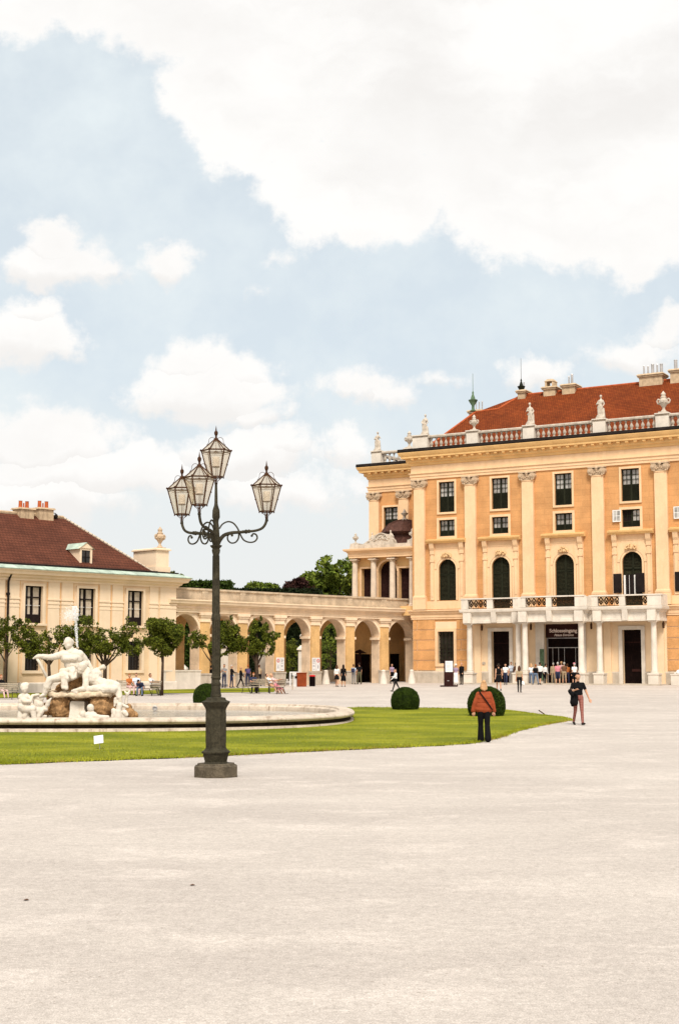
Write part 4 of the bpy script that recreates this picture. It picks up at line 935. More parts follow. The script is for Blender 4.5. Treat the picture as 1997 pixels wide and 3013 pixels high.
def statue(loc, h, label, rz, seed, mt='roof_stone', voxel=.035, group='stone statues on the palace balustrade'):
    rd = random.Random(seed); k = h/1.9; V = Vector; sw = rd.uniform(-.06, .06)
    P = [((0,0,.10),(0,0,.16),.30,.26,0), ((-.16,0,.16),(.16,0,.16),.2,.2,0)]
    hip = V((sw,0,1.0)); ch = V((-sw*.6,0,1.36)); hd = V((-sw*.9+.02,-.03,1.74))
    P += [((-.12,-.05,.2),(hip.x-.09,-.02,.98),.12,.13,0), ((.12,.05,.2),(hip.x+.09,.0,.98),.13,.13,0), ((0,0,.2),hip,.17,.16,0), (hip,ch,.16,.17,0), ((ch.x-.13,0,1.42),(ch.x+.13,0,1.42),.085,.085,0), (ch,(hd.x,0,1.62),.09,.06,0), (hd,hd+V((0,0,.05)),.095,.10,0), (hd+V((0,.05,.03)),hd+V((0,.07,0)),.08,.08,0)]
    if rd.random() < .5: e1 = V((.36,-.05,1.22)); P += [((ch.x+.18,0,1.42),e1,.065,.055,0), (e1,(.22,-.22,1.40),.055,.04,0)]
    else: e1 = V((.30,-.02,1.14)); P += [((ch.x+.18,0,1.42),e1,.065,.055,0), (e1,(.26,-.18,.96),.055,.04,0)]
    e2 = V((-.30,-.05,1.16)); P += [((ch.x-.18,0,1.42),e2,.065,.055,0), (e2,(-.12,-.24,1.18 if rd.random() < .5 else 1.0),.055,.045,0)]
    for j in range(5): x = -.2+.1*j; P.append(((x,-.12+.03*abs(j-2),.15),(x*.6+hip.x*.5,-.13,.95+rd.uniform(-.1,.1)),.05,.035,0))
    P.append(((.24,.05,.15),(.26,.0,1.0+rd.uniform(-.3,.1)),.11,.05,0)); P.append(((-.25,.0,.9),(.2,-.1,1.3),.06,.06,0))
    P = [(V(a)*k, V(b)*k, ra*k, rb_*k, m_) for a, b, ra, rb_, m_ in P]
    root = organic('statue', P, [mt], voxel*k, smooth=2, noise=.012, seed=seed); root.location = loc; root.rotation_euler = (0, 0, rz)
    b = MB(); b.box(-.30*k,.30*k,-.30*k,.30*k,-.02,.12*k); b.build('base', mt, root)
    tag(root, label, 'statue', group)
SZ = 21.33
statue(PW(1.05,.35,SZ), 1.85, 'draped stone statue at the left corner of the upper balustrade, against the sky', -PA, 1)
statue(PW(10.85,.35,SZ), 1.95, 'robed stone statue on the balustrade left of the entrance sign, before the red roof', -PA, 2)
statue(PW(16.95,.35,SZ), 2.0, 'tallest robed stone statue on the balustrade, right of the entrance sign, before the red roof', -PA, 3)
statue(PW(-6.95,6.35,SZ), 1.85, 'slender stone statue on the far left corner of the lower recessed balustrade', -PA, 4)
urn(PW(5.72,.35,SZ), 1.35, 'ornate stone urn on the balustrade directly under the green roof finial', 'urns on the palace balustrade', -PA)
urn(PW(22.15,.35,SZ), 1.75, 'flaming stone urn on the balustrade near the right edge, below the widest chimney', 'urns on the palace balustrade', -PA)
urn(PW(-3.6,6.35,SZ), 1.6, 'stone urn on the recessed balustrade between the two left statues', 'urns on the palace balustrade', -PA)
urn(PW(-3.5,10.5,SZ-.9), 1.75, 'small stone urn top peeping out behind the urn of the recessed balustrade', 'urns on the palace balustrade', -PA)
urn(PW(3.5,15.6,SZ+1.1), 1.6, 'distant low stone urn right of the corner statue, at the roof foot', 'urns on the palace balustrade', -PA)

# ================================================================ corner pavilion (on the terrace beside the palace)
pv = thing('pavilion', 'small domed pavilion with four columns on the terrace left of the palace', 'pavilion', P0, -PA)
x0, x1 = -6.85, -.12
w = MB(); holed(w, x0+.15, x1, 6.6, 11.1, [(-5.86,-4.40,6.8,9.95+.1,False),(-4.15,-2.30,6.8,10.65,True),(-2.12,-.62,6.8,9.98,False)], 1.42, .5)
w.add([(x0+.15,1.42,6.6),(x0+.15,1.42,11.1),(x0+.15,5.9,11.1),(x0+.15,5.9,6.6)], [(0,1,2,3)]); w.add([(x0+.15,1.75,11.1),(x1,1.75,11.1),(x1,5.9,11.1),(x0+.15,5.9,11.1)], [(0,1,2,3)])
w.box(x0-.1, x1, .6, 5.95, 5.8, 6.62)
w.build('wall', 'pavilion_wall', pv)
for (a, b, z1, ar) in ((-5.86,-4.40,10.05,0),(-4.15,-2.30,10.65,1),(-2.12,-.62,9.98,0)):
    f = MB()
    if not ar: frame(f, a, b, 6.8, z1, .15, 1.34, 1.44, 0.0001)
    else: r = (b-a)/2; f.box(a-.13,a,1.34,1.44,6.8,z1-r); f.box(b,b+.13,1.34,1.44,6.8,z1-r); archring(f,(a+b)/2,z1-r,r,r+.16,1.32,1.44)
    o = f.build('window', 'cream', pv); s = MB(); c = (a+b)/2
    s.box(a, a+.08, 1.88, 1.95, 6.8, z1-(.9 if ar else 0)); s.box(b-.08, b, 1.88, 1.95, 6.8, z1-(.9 if ar else 0)); s.box(c-.07, c+.07, 1.88, 1.96, 6.8, z1-.04)
    if ar: archring(s, c, z1-r, r-.1, r, 1.88, 1.95)
    s.build('sash', 'totem_brown', o); s = MB()
    for p, q in ((a+.08, c-.07), (c+.07, b-.08)): louvres(s, p, q, 6.9, z1-.1, 1.9, (c, z1-(b-a)/2, (b-a)/2-.1) if ar else None)
    s.box(a, b, 2.0, 2.02, 6.8, z1); s.build('shutter', 'louvre_brown', o, fix=False)
for x in (-6.3, -4.42, -2.55, -.62): 
    c = column(pv, x, 1.0, 6.62, 10.85, .265, 'pavilion_column', False); k = MB()
    for e in (-1, 1):
        for yo in (-.2, .2): k.ico((x+e*.24, 1.0+yo, 10.78), .12, 1)
    for i in range(8): a = i*math.pi/4; k.ico((x+.23*math.cos(a), 1.0+.23*math.sin(a), 10.62), .085, 1)
    k.build('capital', 'capital_stone', c, smooth='all')
e_ = MB(); pp_ = [(x0+.15, 6), (x0+.15, .75), (x1-.02, .75)]
e_.profile(pp_, [(-1.2,10.96),(.08,10.96),(.08,11.14),(.12,11.15),(.12,11.38),(.2,11.42),(.22,11.50),(.42,11.58),(.46,11.70),(.46,11.76),(-1.2,11.86)]); e_.build('entablature', 'cream', pv)
a_ = MB(); a_.box(x0+.15, x1-.04, .85, 1.6, 11.8, 12.12); a_.frus(x0+.1, x0+1.0, .8, 1.6, 11.8, 12.28, .05); a_.frus(-1.0, -.3, .75, 1.6, 11.8, 12.38, .05)
N = 14; a_.prism([(-4.85,12.1),(-4.7,12.5)]+[(-3.6+1.05*-math.cos(math.pi*k/N), 12.45+.62*math.sin(math.pi*k/N)) for k in range(N+1)]+[(-2.45,12.5),(-2.3,12.1)], .9, 1.5)
a_.prism([(-6.0,12.1),(-5.4,12.25),(-4.9,12.55),(-4.8,12.1)], 1.0, 1.4)
a_.build('attic', 'roof_stone', pv)
a_ = MB()
for j in range(40): t = random.uniform(0.05, .95)*math.pi; rr = random.uniform(.3, .95); a_.ico((-3.6-1.0*rr*math.cos(t), .88, 12.40+.55*rr*math.sin(t)), random.uniform(.05,.1), 1)
archring(a_, -3.6, 12.42, .60, .70, .82, .9); a_.build('carved_relief', 'roof_stone', pv, smooth='all')
d_ = MB(); cx, cy = -2.75, 3.7
d_.lathe([(1.85,11.8),(1.75,12.3),(1.62,13.0),(1.9,13.12),(2.05,13.3)], (cx, cy, 0), 8, R(22.5)); d_.build('drum', 'dome_tile', pv)
d_ = MB(); d_.lathe([(2.1,13.28),(2.08,13.34),(1.95,13.5),(1.7,13.82),(1.35,14.1),(.85,14.32),(.3,14.42),(.12,14.46)], (cx, cy, 0), 8, R(22.5))
for i in range(8):
    a = R(22.5)+i*math.pi/4; d_.tube([(cx+r*math.cos(a), cy+r*math.sin(a), z) for r, z in [(2.1,13.32),(1.95,13.53),(1.7,13.85),(1.35,14.13),(.85,14.35),(.3,14.45)]], .05, 5)
d_.build('dome', 'dome_tile', pv); d_ = MB(); d_.lathe([(.30,14.4),(.32,14.5),(.14,14.62),(.13,14.8),(.30,14.98),(.33,15.06),(.2,15.1),(.12,15.25),(.02,15.45)], (cx, cy, 0), 10); d_.build('finial', 'roof_stone', pv, smooth=True)
urn(PW(-6.35,1.2,12.28), .95, 'small stone urn at the left end of the pavilion roof', 'urns on the pavilion', -PA)
urn(PW(-.68,1.2,12.38), 1.0, 'small white stone urn at the right end of the pavilion roof beside the palace corner', 'urns on the pavilion', -PA, mt='white_stone')
for (s0, l_, sg_) in ((-2.75, 'small seated stone figure at the right end of the pavilion pediment', 1), (-4.6, 'small reclining stone figure at the left end of the pavilion pediment', -1)):
    P = [((0,0,.1),(0,0,.5),.18,.15,0), ((0,0,.5),(-.02,0,.72),.12,.09,0), ((-.03,-.02,.88),(-.03,-.02,.92),.09,.09,0), ((0,-.1,.25),(sg_*.35,-.15,.22),.1,.08,0), ((sg_*.35,-.15,.22),(sg_*.5,-.1,.0),.07,.05,0), ((.1,0,.66),(.28*sg_,-.05,.42),.06,.05,0), ((-.1,0,.66),(-.25,-.05,.45),.06,.04,0)]
    o = organic('statue', P, ['roof_stone'], .03, smooth=2); o.location = PW(s0, 1.15, 12.32 if sg_ > 0 else 12.2); o.rotation_euler = (0,0,-PA); tag(o, l_, 'statue', 'stone figures on the pavilion pediment')

# ================================================================ arcade between the two buildings
Lb = 4.0; pts = []; X0_, Y0_ = -12.75, 103.7; t0, t1 = 39.0, 49.5
px_, py_ = X0_, Y0_
for i in range(8):
    pts.append(Vector((px_, py_))); a = R(t0+(t1-t0)*(i+.5)/7); px_ += Lb*math.sin(a); py_ += Lb*math.cos(a)
arc = thing('arcade', 'long curved arcade of seven arches with stone parapet linking the two buildings', 'arcade', (pts[0].x, pts[0].y, 0))
O = Vector((pts[0].x, pts[0].y, 0))
ZT = 7.02; ZP = 7.94; REAR = [None, (1.7, 3.45, 1), (.5, 3.5, 1), (.5, 3.5, 1), (.5, 3.5, 1), (.5, 3.5, 1), (.3, 2.3, 0), (.5, 1.9, 0)]
def bay_mat(i):
    a, b = pts[i], pts[i+1]; d = (b-a).normalized(); th = math.atan2(d.y, d.x)
    return Matrix.Translation(Vector((a.x, a.y, 0))-O) @ Matrix.Rotation(th, 4, 'Z')
front = MB(); back = MB(); ceil = MB(); cap = MB(); och = MB(); trim = MB(); plin = MB(); floor = MB(); doorb = MB()
TK = .95; DB = 4.0
for i in range(8):
    Mx = bay_mat(i) if i < 7 else bay_mat(6) @ Matrix.Translation((Lb, 0, 0)); zg = gz(pts[i].x, pts[i].y)-.02
    for q in (front, back, ceil, cap, och, trim, plin, floor, doorb): q.M = Mx
    zt = 5.95
    rr = REAR[i]; holed(back, 0, Lb, zg, ZT, [] if rr is None else [(rr[0], rr[1], zg+.0001, zt-.12 if rr[2] else zg+2.5, bool(rr[2]))], DB, .7)
    if rr and not rr[2]: doorb.box(rr[0]+.01, rr[1]-.01, DB+.25, DB+.3, zg, zg+2.5)
    floor.add([(0,-.3,zg+.03),(Lb,-.3,zg+.03),(Lb,DB+3,zg+.03),(0,DB+3,zg+.03)], [(0,1,2,3)])
    if i == 7: ceil.add([(0,TK,zt+.55),(Lb,TK,zt+.55),(Lb,DB,zt+.55),(0,DB,zt+.55)], [(0,1,2,3)]); continue
    holed(front, 0, Lb, zg, ZT, [(.52, Lb-.52, zg+.0001, zt, True)], 0, TK)
    # inner face of the front wall
    holed(front, 0, Lb, zg, ZT, [(.52, Lb-.52, zg+.0001, zt, True)], TK, .001)
    ceil.add([(0,TK,zt+.55),(Lb,TK,zt+.55),(Lb,DB,zt+.55),(0,DB,zt+.55)], [(0,1,2,3)]); ceil.add([(-.3,0,ZT-.05),(Lb+.3,0,ZT-.05),(Lb+.3,DB+.8,ZT-.05),(-.3,DB+.8,ZT-.05)], [(0,1,2,3)])
    sp = zt-(Lb-1.04)/2
    archring(trim, Lb/2, sp, (Lb-1.04)/2+.02, (Lb-1.04)/2+.24, -.05, .01); archring(trim, Lb/2, sp, (Lb-1.04)/2+.24, (Lb-1.04)/2+.30, -.08, .01)
    for x in (.28, Lb-.52-.24+.02): pass
    trim.box(.50, .74, -.06, TK*.98, sp-.16, sp+.04); trim.box(Lb-.74, Lb-.50, -.06, TK*.98, sp-.16, sp+.04)
for i in range(8):
    Mx = bay_mat(min(i, 6)) if i < 7 else bay_mat(6) @ Matrix.Translation((Lb, 0, 0)); zg = gz(pts[i].x, pts[i].y)-.02
    och.M = plin.M = cap.M = Mx
    if 0 < i:
        hw = .46
        och.box(-hw, hw, -.16, .0, zg+1.05, 5.45); plin.box(-hw-.12, hw+.12, -.26, .02, zg, zg+1.0); plin.box(-hw-.16, hw+.16, -.30, .02, zg+1.0, zg+1.12)
        cap.box(-hw-.06, hw+.06, -.22, .0, 5.40, 5.50); cap.box(-hw-.03, hw+.03, -.19, .0, 5.50, 5.76); cap.box(-hw-.10, hw+.10, -.26, .0, 5.76, 5.90); cap.box(-hw-.17, hw+.17, -.32, .0, 5.90, 6.10)
for q in (front, back, ceil, cap, och, trim, plin, floor, doorb): q.M = None
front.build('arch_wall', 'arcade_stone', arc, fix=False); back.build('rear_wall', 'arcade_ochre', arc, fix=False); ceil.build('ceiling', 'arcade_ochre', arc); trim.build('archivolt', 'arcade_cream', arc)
doorb.build('door', 'door_dark', arc); floor.build('passage_floor', 'plinth', arc)
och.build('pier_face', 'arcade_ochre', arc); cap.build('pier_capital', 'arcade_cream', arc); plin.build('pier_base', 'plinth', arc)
apath = [(p.x-O.x, p.y-O.y) for p in pts]
d_ = (pts[7]-pts[6]).normalized(); apath.append((pts[7].x-O.x+d_.x*.8, pts[7].y-O.y+d_.y*.8))
e_ = MB(); e_.profile(apath, [(0,6.08),(.20,6.08),(.20,6.22),(.25,6.24),(.25,6.34),(.33,6.38),(.20,6.42),(.20,6.56),(.30,6.60),(.34,6.66),(.52,6.72),(.56,6.88),(.62,6.94),(.62,7.0),(0,7.06)]); e_.build('cornice', 'arcade_cream', arc)
e_ = MB(); e_.profile(apath, [(-.28,7.0),(.12,7.0),(.12,7.12),(.04,7.14),(.04,7.76),(.14,7.78),(.14,7.92),(-.28,7.95)])
e_.build('parapet', 'stone_old', arc)
e_ = MB()
for i in range(1, 8):
    e_.M = bay_mat(min(i, 6)) if i < 7 else bay_mat(6) @ Matrix.Translation((Lb, 0, 0)); e_.box(-.30, .30, -.10, .0, 7.14, 7.775)
e_.M = None; e_.build('parapet_pier', 'stone_old', arc)
# low wall in the first arch
def on_arc(i, x, y, z): return bay_mat(i) @ Vector((x, y, z)) + O
q = MB(); q.M = bay_mat(0); z0 = gz(pts[0].x, pts[0].y); q.box(-.5, Lb-.62, -.34, .3, z0-.05, z0+1.28); q.box(-.5, Lb-.58, -.38, .34, z0+1.28, z0+1.38); q.M = None; q.build('low_wall', 'white_stone', arc)
# visitor notices on two piers, guard stones, bins, desk
for i, lab, fl in ((3, 'white notice panels with a red ring on the arcade pier left of the red-brown desk', 0), (4, 'white notice panels with a red ring on the arcade pier right of the red-brown desk', 1)):
    Mx = bay_mat(i); o = thing('notice_panel', lab, 'sign', Mx @ Vector((0, -.20, 2.15))+O, math.atan2(*(pts[i+1]-pts[i]).normalized().yx), 'notices on the arcade piers')
    for e in (-1, 1):
        s = MB(); s.box(e*.225-.20, e*.225+.20, -.02, .02, -.45, .62); b = s.build('panel', 'sign_white', o)
        if (e < 0) != bool(fl):
            s = MB(); s.lathe([(.15,-.005),(.15,.005)], n=16); r_ = s.build('red_ring', 'sign_red', b); r_.location = (e*.225, -.03, .38); r_.rotation_euler = (R(90),0,0)
            s = MB(); s.lathe([(.09,-.006),(.09,.006)], n=14); r_ = s.build('ring_field', 'sign_white', b); r_.location = (e*.225, -.036, .38); r_.rotation_euler = (R(90),0,0)
            s = MB(); s.box(e*.225-.03, e*.225+.03, -.03, -.022, -.25, .0); s.box(e*.225-.02, e*.225+.02, -.03, -.022, .02, .07); s.box(e*.225-.06,e*.225+.06,-.046,-.041,.36,.40); s.build('pictogram', 'sign_ink', b)
        else:
            s = MB()
            for z in (.5, .4, .3, .18, .0, -.1, -.3): s.box(e*.225-.13, e*.225+.13*random.uniform(.3,1), -.03, -.022, z-.015, z+.015)
            s.build('text_lines', 'sign_ink', b)
def guard(p, lab, m_=1):
    s = MB(); s.lathe([(.34,0),(.30,.35),(.20,.75),(.17,1.0),(.19,1.08),(.10,1.16)], n=12); o = s.build('guard_stone', 'white_stone', smooth=True); o.location = p; tag(o, lab, 'guard stone', 'guard stones at the arcade piers')
guard(G(800+1015/7.84, 1820+1530/7.84), 'white cone-shaped guard stone at the left foot of the pier right of the black bin')
guard(G(800+1245/7.84, 1820+1520/7.84), 'white cone-shaped guard stone at the right foot of the pier right of the black bin')
guard(G(1128, 2013), 'white guard stone at the foot of the pier between the two dark arcade doors')
guard(G(1211, 2012), 'white guard stone where the arcade meets the orange palace corner')
p = G(800+680/7.84, 2021); s = MB(); s.box(-.36,.36,-.25,.25,0,1.02); s.box(-.40,.40,-.29,.29,1.02,1.08); s.box(-.32,.10,-.265,-.25,.08,.96); o = s.build('desk', 'red_brown'); o.location = p; o.rotation_euler = (0,0,R(8)); tag(o, 'red-brown wooden desk standing in front of an arcade arch', 'desk')
p = G(800+930/7.84, 2020); s = MB(); s.lathe([(.20,0),(.23,.05),(.23,.72),(.19,.76)], n=14); o = s.build('bin', 'door_dark', smooth=True); o.location = p; tag(o, 'black cylindrical bin beside the red-brown desk', 'bin'); s = MB(); s.lathe([(.25,.76),(.25,.84),(.14,.88)], n=14); s.build('lid', 'sign_red', o, smooth=True)
def white_bin(p, lab, h=1.0):
    s = MB(); s.frus(-.24,.24,-.2,.2,0,h,.04); s.lathe([(.2,h),(.15,h+.1),(.02,h+.14)], n=12); o = s.build('bin', 'bin_white'); o.location = p; tag(o, lab, 'bin', 'white litter bins by the arcade')
    s = MB(); s.box(-.12,.12,-.215,-.18,h*.68,h*.86); s.build('slot', 'door_dark', o); return o
white_bin(G(800+565/7.84, 1820+1575/7.84), 'white litter bin with dark slot left of the red-brown desk', .95)
white_bin(G(595, 2022), 'white litter bin with dark slot beside the low wall of the first arch', 1.1)
white_bin(G(616, 2021), 'narrow white litter bin just left of the lamp post', 1.0)
p = G(800+420/7.84, 1820+1560/7.84); s = MB(); s.box(-.06,.06,-.06,.06,0,1.1); s.box(-.05,.70,-.03,.03,1.02,1.12); s.box(.15,.62,-.02,.02,.82,1.02); o = s.build('barrier', 'bin_white'); o.location = p; tag(o, 'low white barrier post and rail beside the pier left of the desk', 'barrier')
p = G(800+475/7.84, 1820+1650/7.84); s = MB(); s.tube([(0,0,0),(0,0,.95)], .045, 8); o = s.build('bollard', 'plinth'); o.location = p; tag(o, 'slim grey-brown bollard standing on the gravel by the arcade', 'bollard')
# garden urn on a pier, seen through the arches, and pale garden walls
def garden_post(p, h, lab, urn_=True):
    s = MB(); s.box(-.55,.55,-.5,.5,0,h); s.frus(-.7,.7,-.65,.65,h,h+.18,.05); s.frus(-.6,.6,-.55,.55,h+.18,h+.42,.22); o = s.build('gate_pier', 'white_stone'); o.location = p; tag(o, lab, 'gate pier', 'gate piers behind the arcade')
garden_post((-3.2, 130, .5), 3.05, 'pale gate pier seen through the arch above the red-brown desk')
urn((-3.15, 130, 3.95), 1.5, 'stone urn on the pale gate pier seen through the arch above the desk', None, mt='white_stone')
garden_post((.9, 136, .5), 3.2, 'pale gate pier seen at the right side of the fifth arch')
garden_post((-6.4, 122, .5), 3.1, 'pale gate pier seen through the arch behind the right topiary tree')
garden_post((-9.5, 121, .5), 3.2, 'pale gate pier seen through the arch behind the lamp post')
garden_post((-13.6, 121, .5), 1.3, 'low pale pier seen through the first arch')
s = MB(); s.box(0, 7, -.2, .2, 0, 1.3); o = s.build('garden_wall', 'stone_old'); o.location = (-2.2, 127, .45); o.rotation_euler = (0,0,R(42)); tag(o, 'low brown garden wall seen through the fifth arch', 'wall')
s = MB(); s.box(-.9,.9,-.9,.9,0,2.7); s.lathe([(1.5,2.7),(1.45,2.78),(.15,3.9),(.02,3.95)], n=8); s.tube([(.0,0,3.9),(0,0,6.9)], .05, 6); o = s.build('kiosk', 'totem_brown'); o.location = (1.0, 125.5, .5); tag(o, 'small dark kiosk with a thin pole behind the fifth arch', 'kiosk')

# ================================================================ guest wing on the left
GA = R(46.5); GL = Vector((-20.6, 95, .28))
gw = thing('guest_wing', 'long cream two-storey building with brown tiled roof and verdigris eaves on the left', 'building', GL, GA)
gdv = Vector((math.cos(GA), math.sin(GA), 0)); gnv = Vector((-math.sin(GA), math.cos(GA), 0))
def GWp(t, y, z): return GL+gdv*t+gnv*y+Vector((0,0,z-GL.z))
Zo = -GL.z; TE = 12.5
WC = [-8.6, -4.25, .07, 4.42, 8.68]
hs = [(c-.70, c+.70, 4.98+Zo, 7.47+Zo, False) for c in WC]+[(c-.62, c+.62, 1.82+Zo, 3.85+Zo, False) for c in WC]
w = MB(); holed(w, -16, TE, 0, 7.85+Zo, hs, 0, .3); w.add([(TE,0,0),(TE,12,0),(TE,12,7.85+Zo),(TE,0,7.85+Zo)], [(0,1,2,3)]); w.add([(-16,12,0),(-16,12,8),(TE,12,7.85+Zo),(TE,12,0)], [(0,1,2,3)])
w.build('wall', 'guest_cream', gw)
q = MB(); q.profile([(-16,0),(TE,0),(TE,12)], [(0,0),(.10,0),(.10,.66),(.05,.72),(0,.74)]); q.build('plinth', 'white_stone', gw)
q = MB(); q.profile([(-16,0),(TE,0),(TE,12)], [(0,7.80+Zo),(.12,7.80+Zo),(.12,7.92+Zo),(.20,7.98+Zo),(.30,8.02+Zo),(.34,8.14+Zo),(.62,8.2+Zo),(.68,8.36+Zo),(.78,8.44+Zo),(.80,8.50+Zo),(0,8.52+Zo)]); q.build('cornice', 'guest_trim', gw)
q = MB(); q.profile([(-16,0),(TE,0),(TE,12)], [(0,8.505+Zo),(.84,8.505+Zo),(.86,8.56+Zo),(.12,8.84+Zo),(0,8.86+Zo)]); q.build('copper_eaves', 'verdigris', gw)
q = MB(); q.tube([(-16,-.10,8.90+Zo),(10.6,-.10,8.90+Zo)], .075, 6); q.tube([(10.6,-.10,8.90+Zo),(12.5,-.10,8.88+Zo)], .05, 6); q.build('gutter', 'black_gutter', gw)
# shallow pilaster strips with moulded bands
st_ = MB(); bnd = MB()
for i in range(len(WC)-1):
    c = (WC[i]+WC[i+1])/2
    for x0, x1 in ((c-1.02, c-.09), (c+.09, c+1.02)): st_.box(x0, x1, -.055, .01, .74, 7.8+Zo); bnd.box(x0-.04, x1+.04, -.10, .0, 6.55+Zo, 6.66+Zo); bnd.box(x0-.03, x1+.03, -.085, .0, 6.28+Zo, 6.40+Zo); bnd.box(x0-.02, x1+.02, -.075, .0, 6.02+Zo, 6.10+Zo)
for x0, x1 in ((9.98, 10.75), (10.95, 12.45)): st_.box(x0, x1, -.055, .01, .74, 7.8+Zo); bnd.box(x0-.03, x1+.03, -.10, .0, 6.55+Zo, 6.66+Zo); bnd.box(x0-.03, x1+.03, -.085, .0, 6.28+Zo, 6.40+Zo)
st_.build('pilaster_strip', 'guest_trim', gw); bnd.build('moulding_band', 'guest_trim', gw)
w_ = MB()
for i in range(len(WC)-1):
    c = (WC[i]+WC[i+1])/2
    for x in (c-1.12, c-.045, c+1.03): w_.box(x, x+.09, -.02, .005, .74, 7.78+Zo)
w_.build('warm_joint', 'guest_warm', gw)
for c in WC:
    a, b, z0, z1 = c-.70, c+.70, 4.98+Zo, 7.47+Zo
    f = MB(); frame(f, a, b, z0, z1, .17, -.10, .02, .02); f.box(a-.28, b+.28, -.20, .02, z0-.16, z0-.02); f.box(a-.25,a-.18,-.06,.01,z0,z1-.3); f.box(b+.18,b+.25,-.06,.01,z0,z1-.3); o = f.build('window', 'guest_trim', gw)
    s = MB(); s.box(a,a+.06,.14,.2,z0,z1); s.box(b-.06,b,.14,.2,z0,z1); s.box(c-.05,c+.05,.14,.21,z0,z1); s.box(a+.06,b-.06,.14,.2,z1-.07,z1); zt = z0+(z1-z0)*.70; s.box(a+.06,c-.05,.15,.2,zt-.04,zt+.04); s.box(c+.05,b-.06,.15,.2,zt-.04,zt+.04)
    zl = z0+(z1-z0)*.24; s.box(a+.06,b-.06,.13,.205,z0,zl); s.box(a+.1,c-.09,.11,.13,z0+.08,zl-.08); s.box(c+.09,b-.1,.11,.13,z0+.08,zl-.08)
    s.build('sash', 'window_dark', o)
    s = MB(); s.box(a+.06,b-.06,.155,.175,z0+(z1-z0)*.475,z0+(z1-z0)*.485); s.build('glazing_bar', 'sash_white', o)
    s = MB(); s.box(a,b,.27,.29,z0,z1); s.build('pane', 'pane_dark', o)
    s = MB(); s.box(a+.40,a+.58,.225,.245,zl,z1-.08); s.box(c+.10,b-.12,.235,.255,zl,z1-.08); s.build('curtain', 'curtain', o)
    a, b, z0, z1 = c-.62, c+.62, 1.82+Zo, 3.85+Zo
    o = grid_window(a, b, z0, z1, gw, 0, 'black_gutter', 'window', 'guest_trim', .20, (5, 8))
# roof
rf = MB(); y0r, zr = -.12, 8.86+Zo; yr, zrr = 6.0, 13.0+Zo; te = 10.25; tr = 6.6
rf.add([(-16,y0r,zr),(te,y0r,zr),(tr,yr,zrr),(-16,yr,zrr)], [(0,1,2,3)]); rf.add([(te,y0r,zr),(te,12.1,zr),(tr,yr,zrr)], [(0,1,2)]); rf.add([(te,12.1,zr),(-16,12.1,zr),(-16,yr,zrr),(tr,yr,zrr)], [(0,1,2,3)])
groof = rf.build('roof', 'roof_brown', gw)
q = MB(); q.tube([(-16,yr,zrr+.03),(tr,yr,zrr+.03)], .13, 6); q.build('ridge_tiles', 'chimney_stone', groof)
q = MB()
for i in range(24):
    t_ = i/24; a = Vector((tr,yr,zrr+.05)).lerp(Vector((te,y0r,zr+.05)), t_); b = Vector((tr,yr,zrr+.05)).lerp(Vector((te,y0r,zr+.05)), t_+.034); q.tube([a, b], .085 if t_ < .8 else .05, 6)
q.build('hip_tiles', 'curtain', groof)
# dormer
dm = MB(); dx0, dx1, dz0, dz1 = 4.16, 5.22, 9.22+Zo, 10.32+Zo; yd = .50
slope = (zrr-zr)/(yr-y0r); yof = lambda z: y0r+(z-zr)/slope
dm.box(dx0, dx0+.16, yd, yd+.1, dz0, dz1); dm.box(dx1-.16, dx1, yd, yd+.1, dz0, dz1); dm.box(dx0+.16, dx1-.16, yd, yd+.1, dz1-.14, dz1); dm.box(dx0, dx1, yd-.04, yd+.1, dz0-.08, dz0)
for x in (dx0+.02, dx1-.04): dm.add([(x,yd+.1,dz0),(x,yd+.1,dz1),(x,yof(dz1)+.1,dz1)], [(0,1,2)])
dor = dm.build('dormer', 'guest_trim', groof)
q = MB(); xm = (dx0+dx1)/2; zp = dz1+.42; q.add([(dx0-.16,yd-.12,dz1-.06),(xm,yd-.12,zp),(xm,yof(zp)+.2,zp),(dx0-.16,yof(dz1)+.2,dz1-.06)], [(0,1,2,3)]); q.add([(dx1+.16,yd-.12,dz1-.06),(xm,yd-.12,zp),(xm,yof(zp)+.2,zp),(dx1+.16,yof(dz1)+.2,dz1-.06)], [(0,1,2,3)])
q.add([(dx0-.35,y0r+.02,zr+.04),(dx1+.3,y0r+.02,zr+.04),(dx1+.02,yd+.02,dz0-.05),(dx0-.05,yd+.02,dz0-.05)], [(0,1,2,3)]); o1 = q.build('dormer_roof', 'verdigris', dor)
q = MB(); q.prism([(dx0-.10,dz1),(xm,zp-.04),(dx1+.10,dz1)], yd-.06, yd+.1); q.build('gable', 'guest_trim', dor)
q = MB(); q.box(dx0+.16,dx1-.16,yd+.06,yd+.08,dz0,dz1-.14); q.build('pane', 'pane_dark', dor); q = MB(); q.box(xm-.03,xm+.03,yd+.02,yd+.06,dz0,dz1-.14); q.box(dx0+.16,dx1-.16,yd+.02,yd+.055,(dz0+dz1)/2-.09,(dz0+dz1)/2-.04); q.build('sash', 'window_dark', dor)
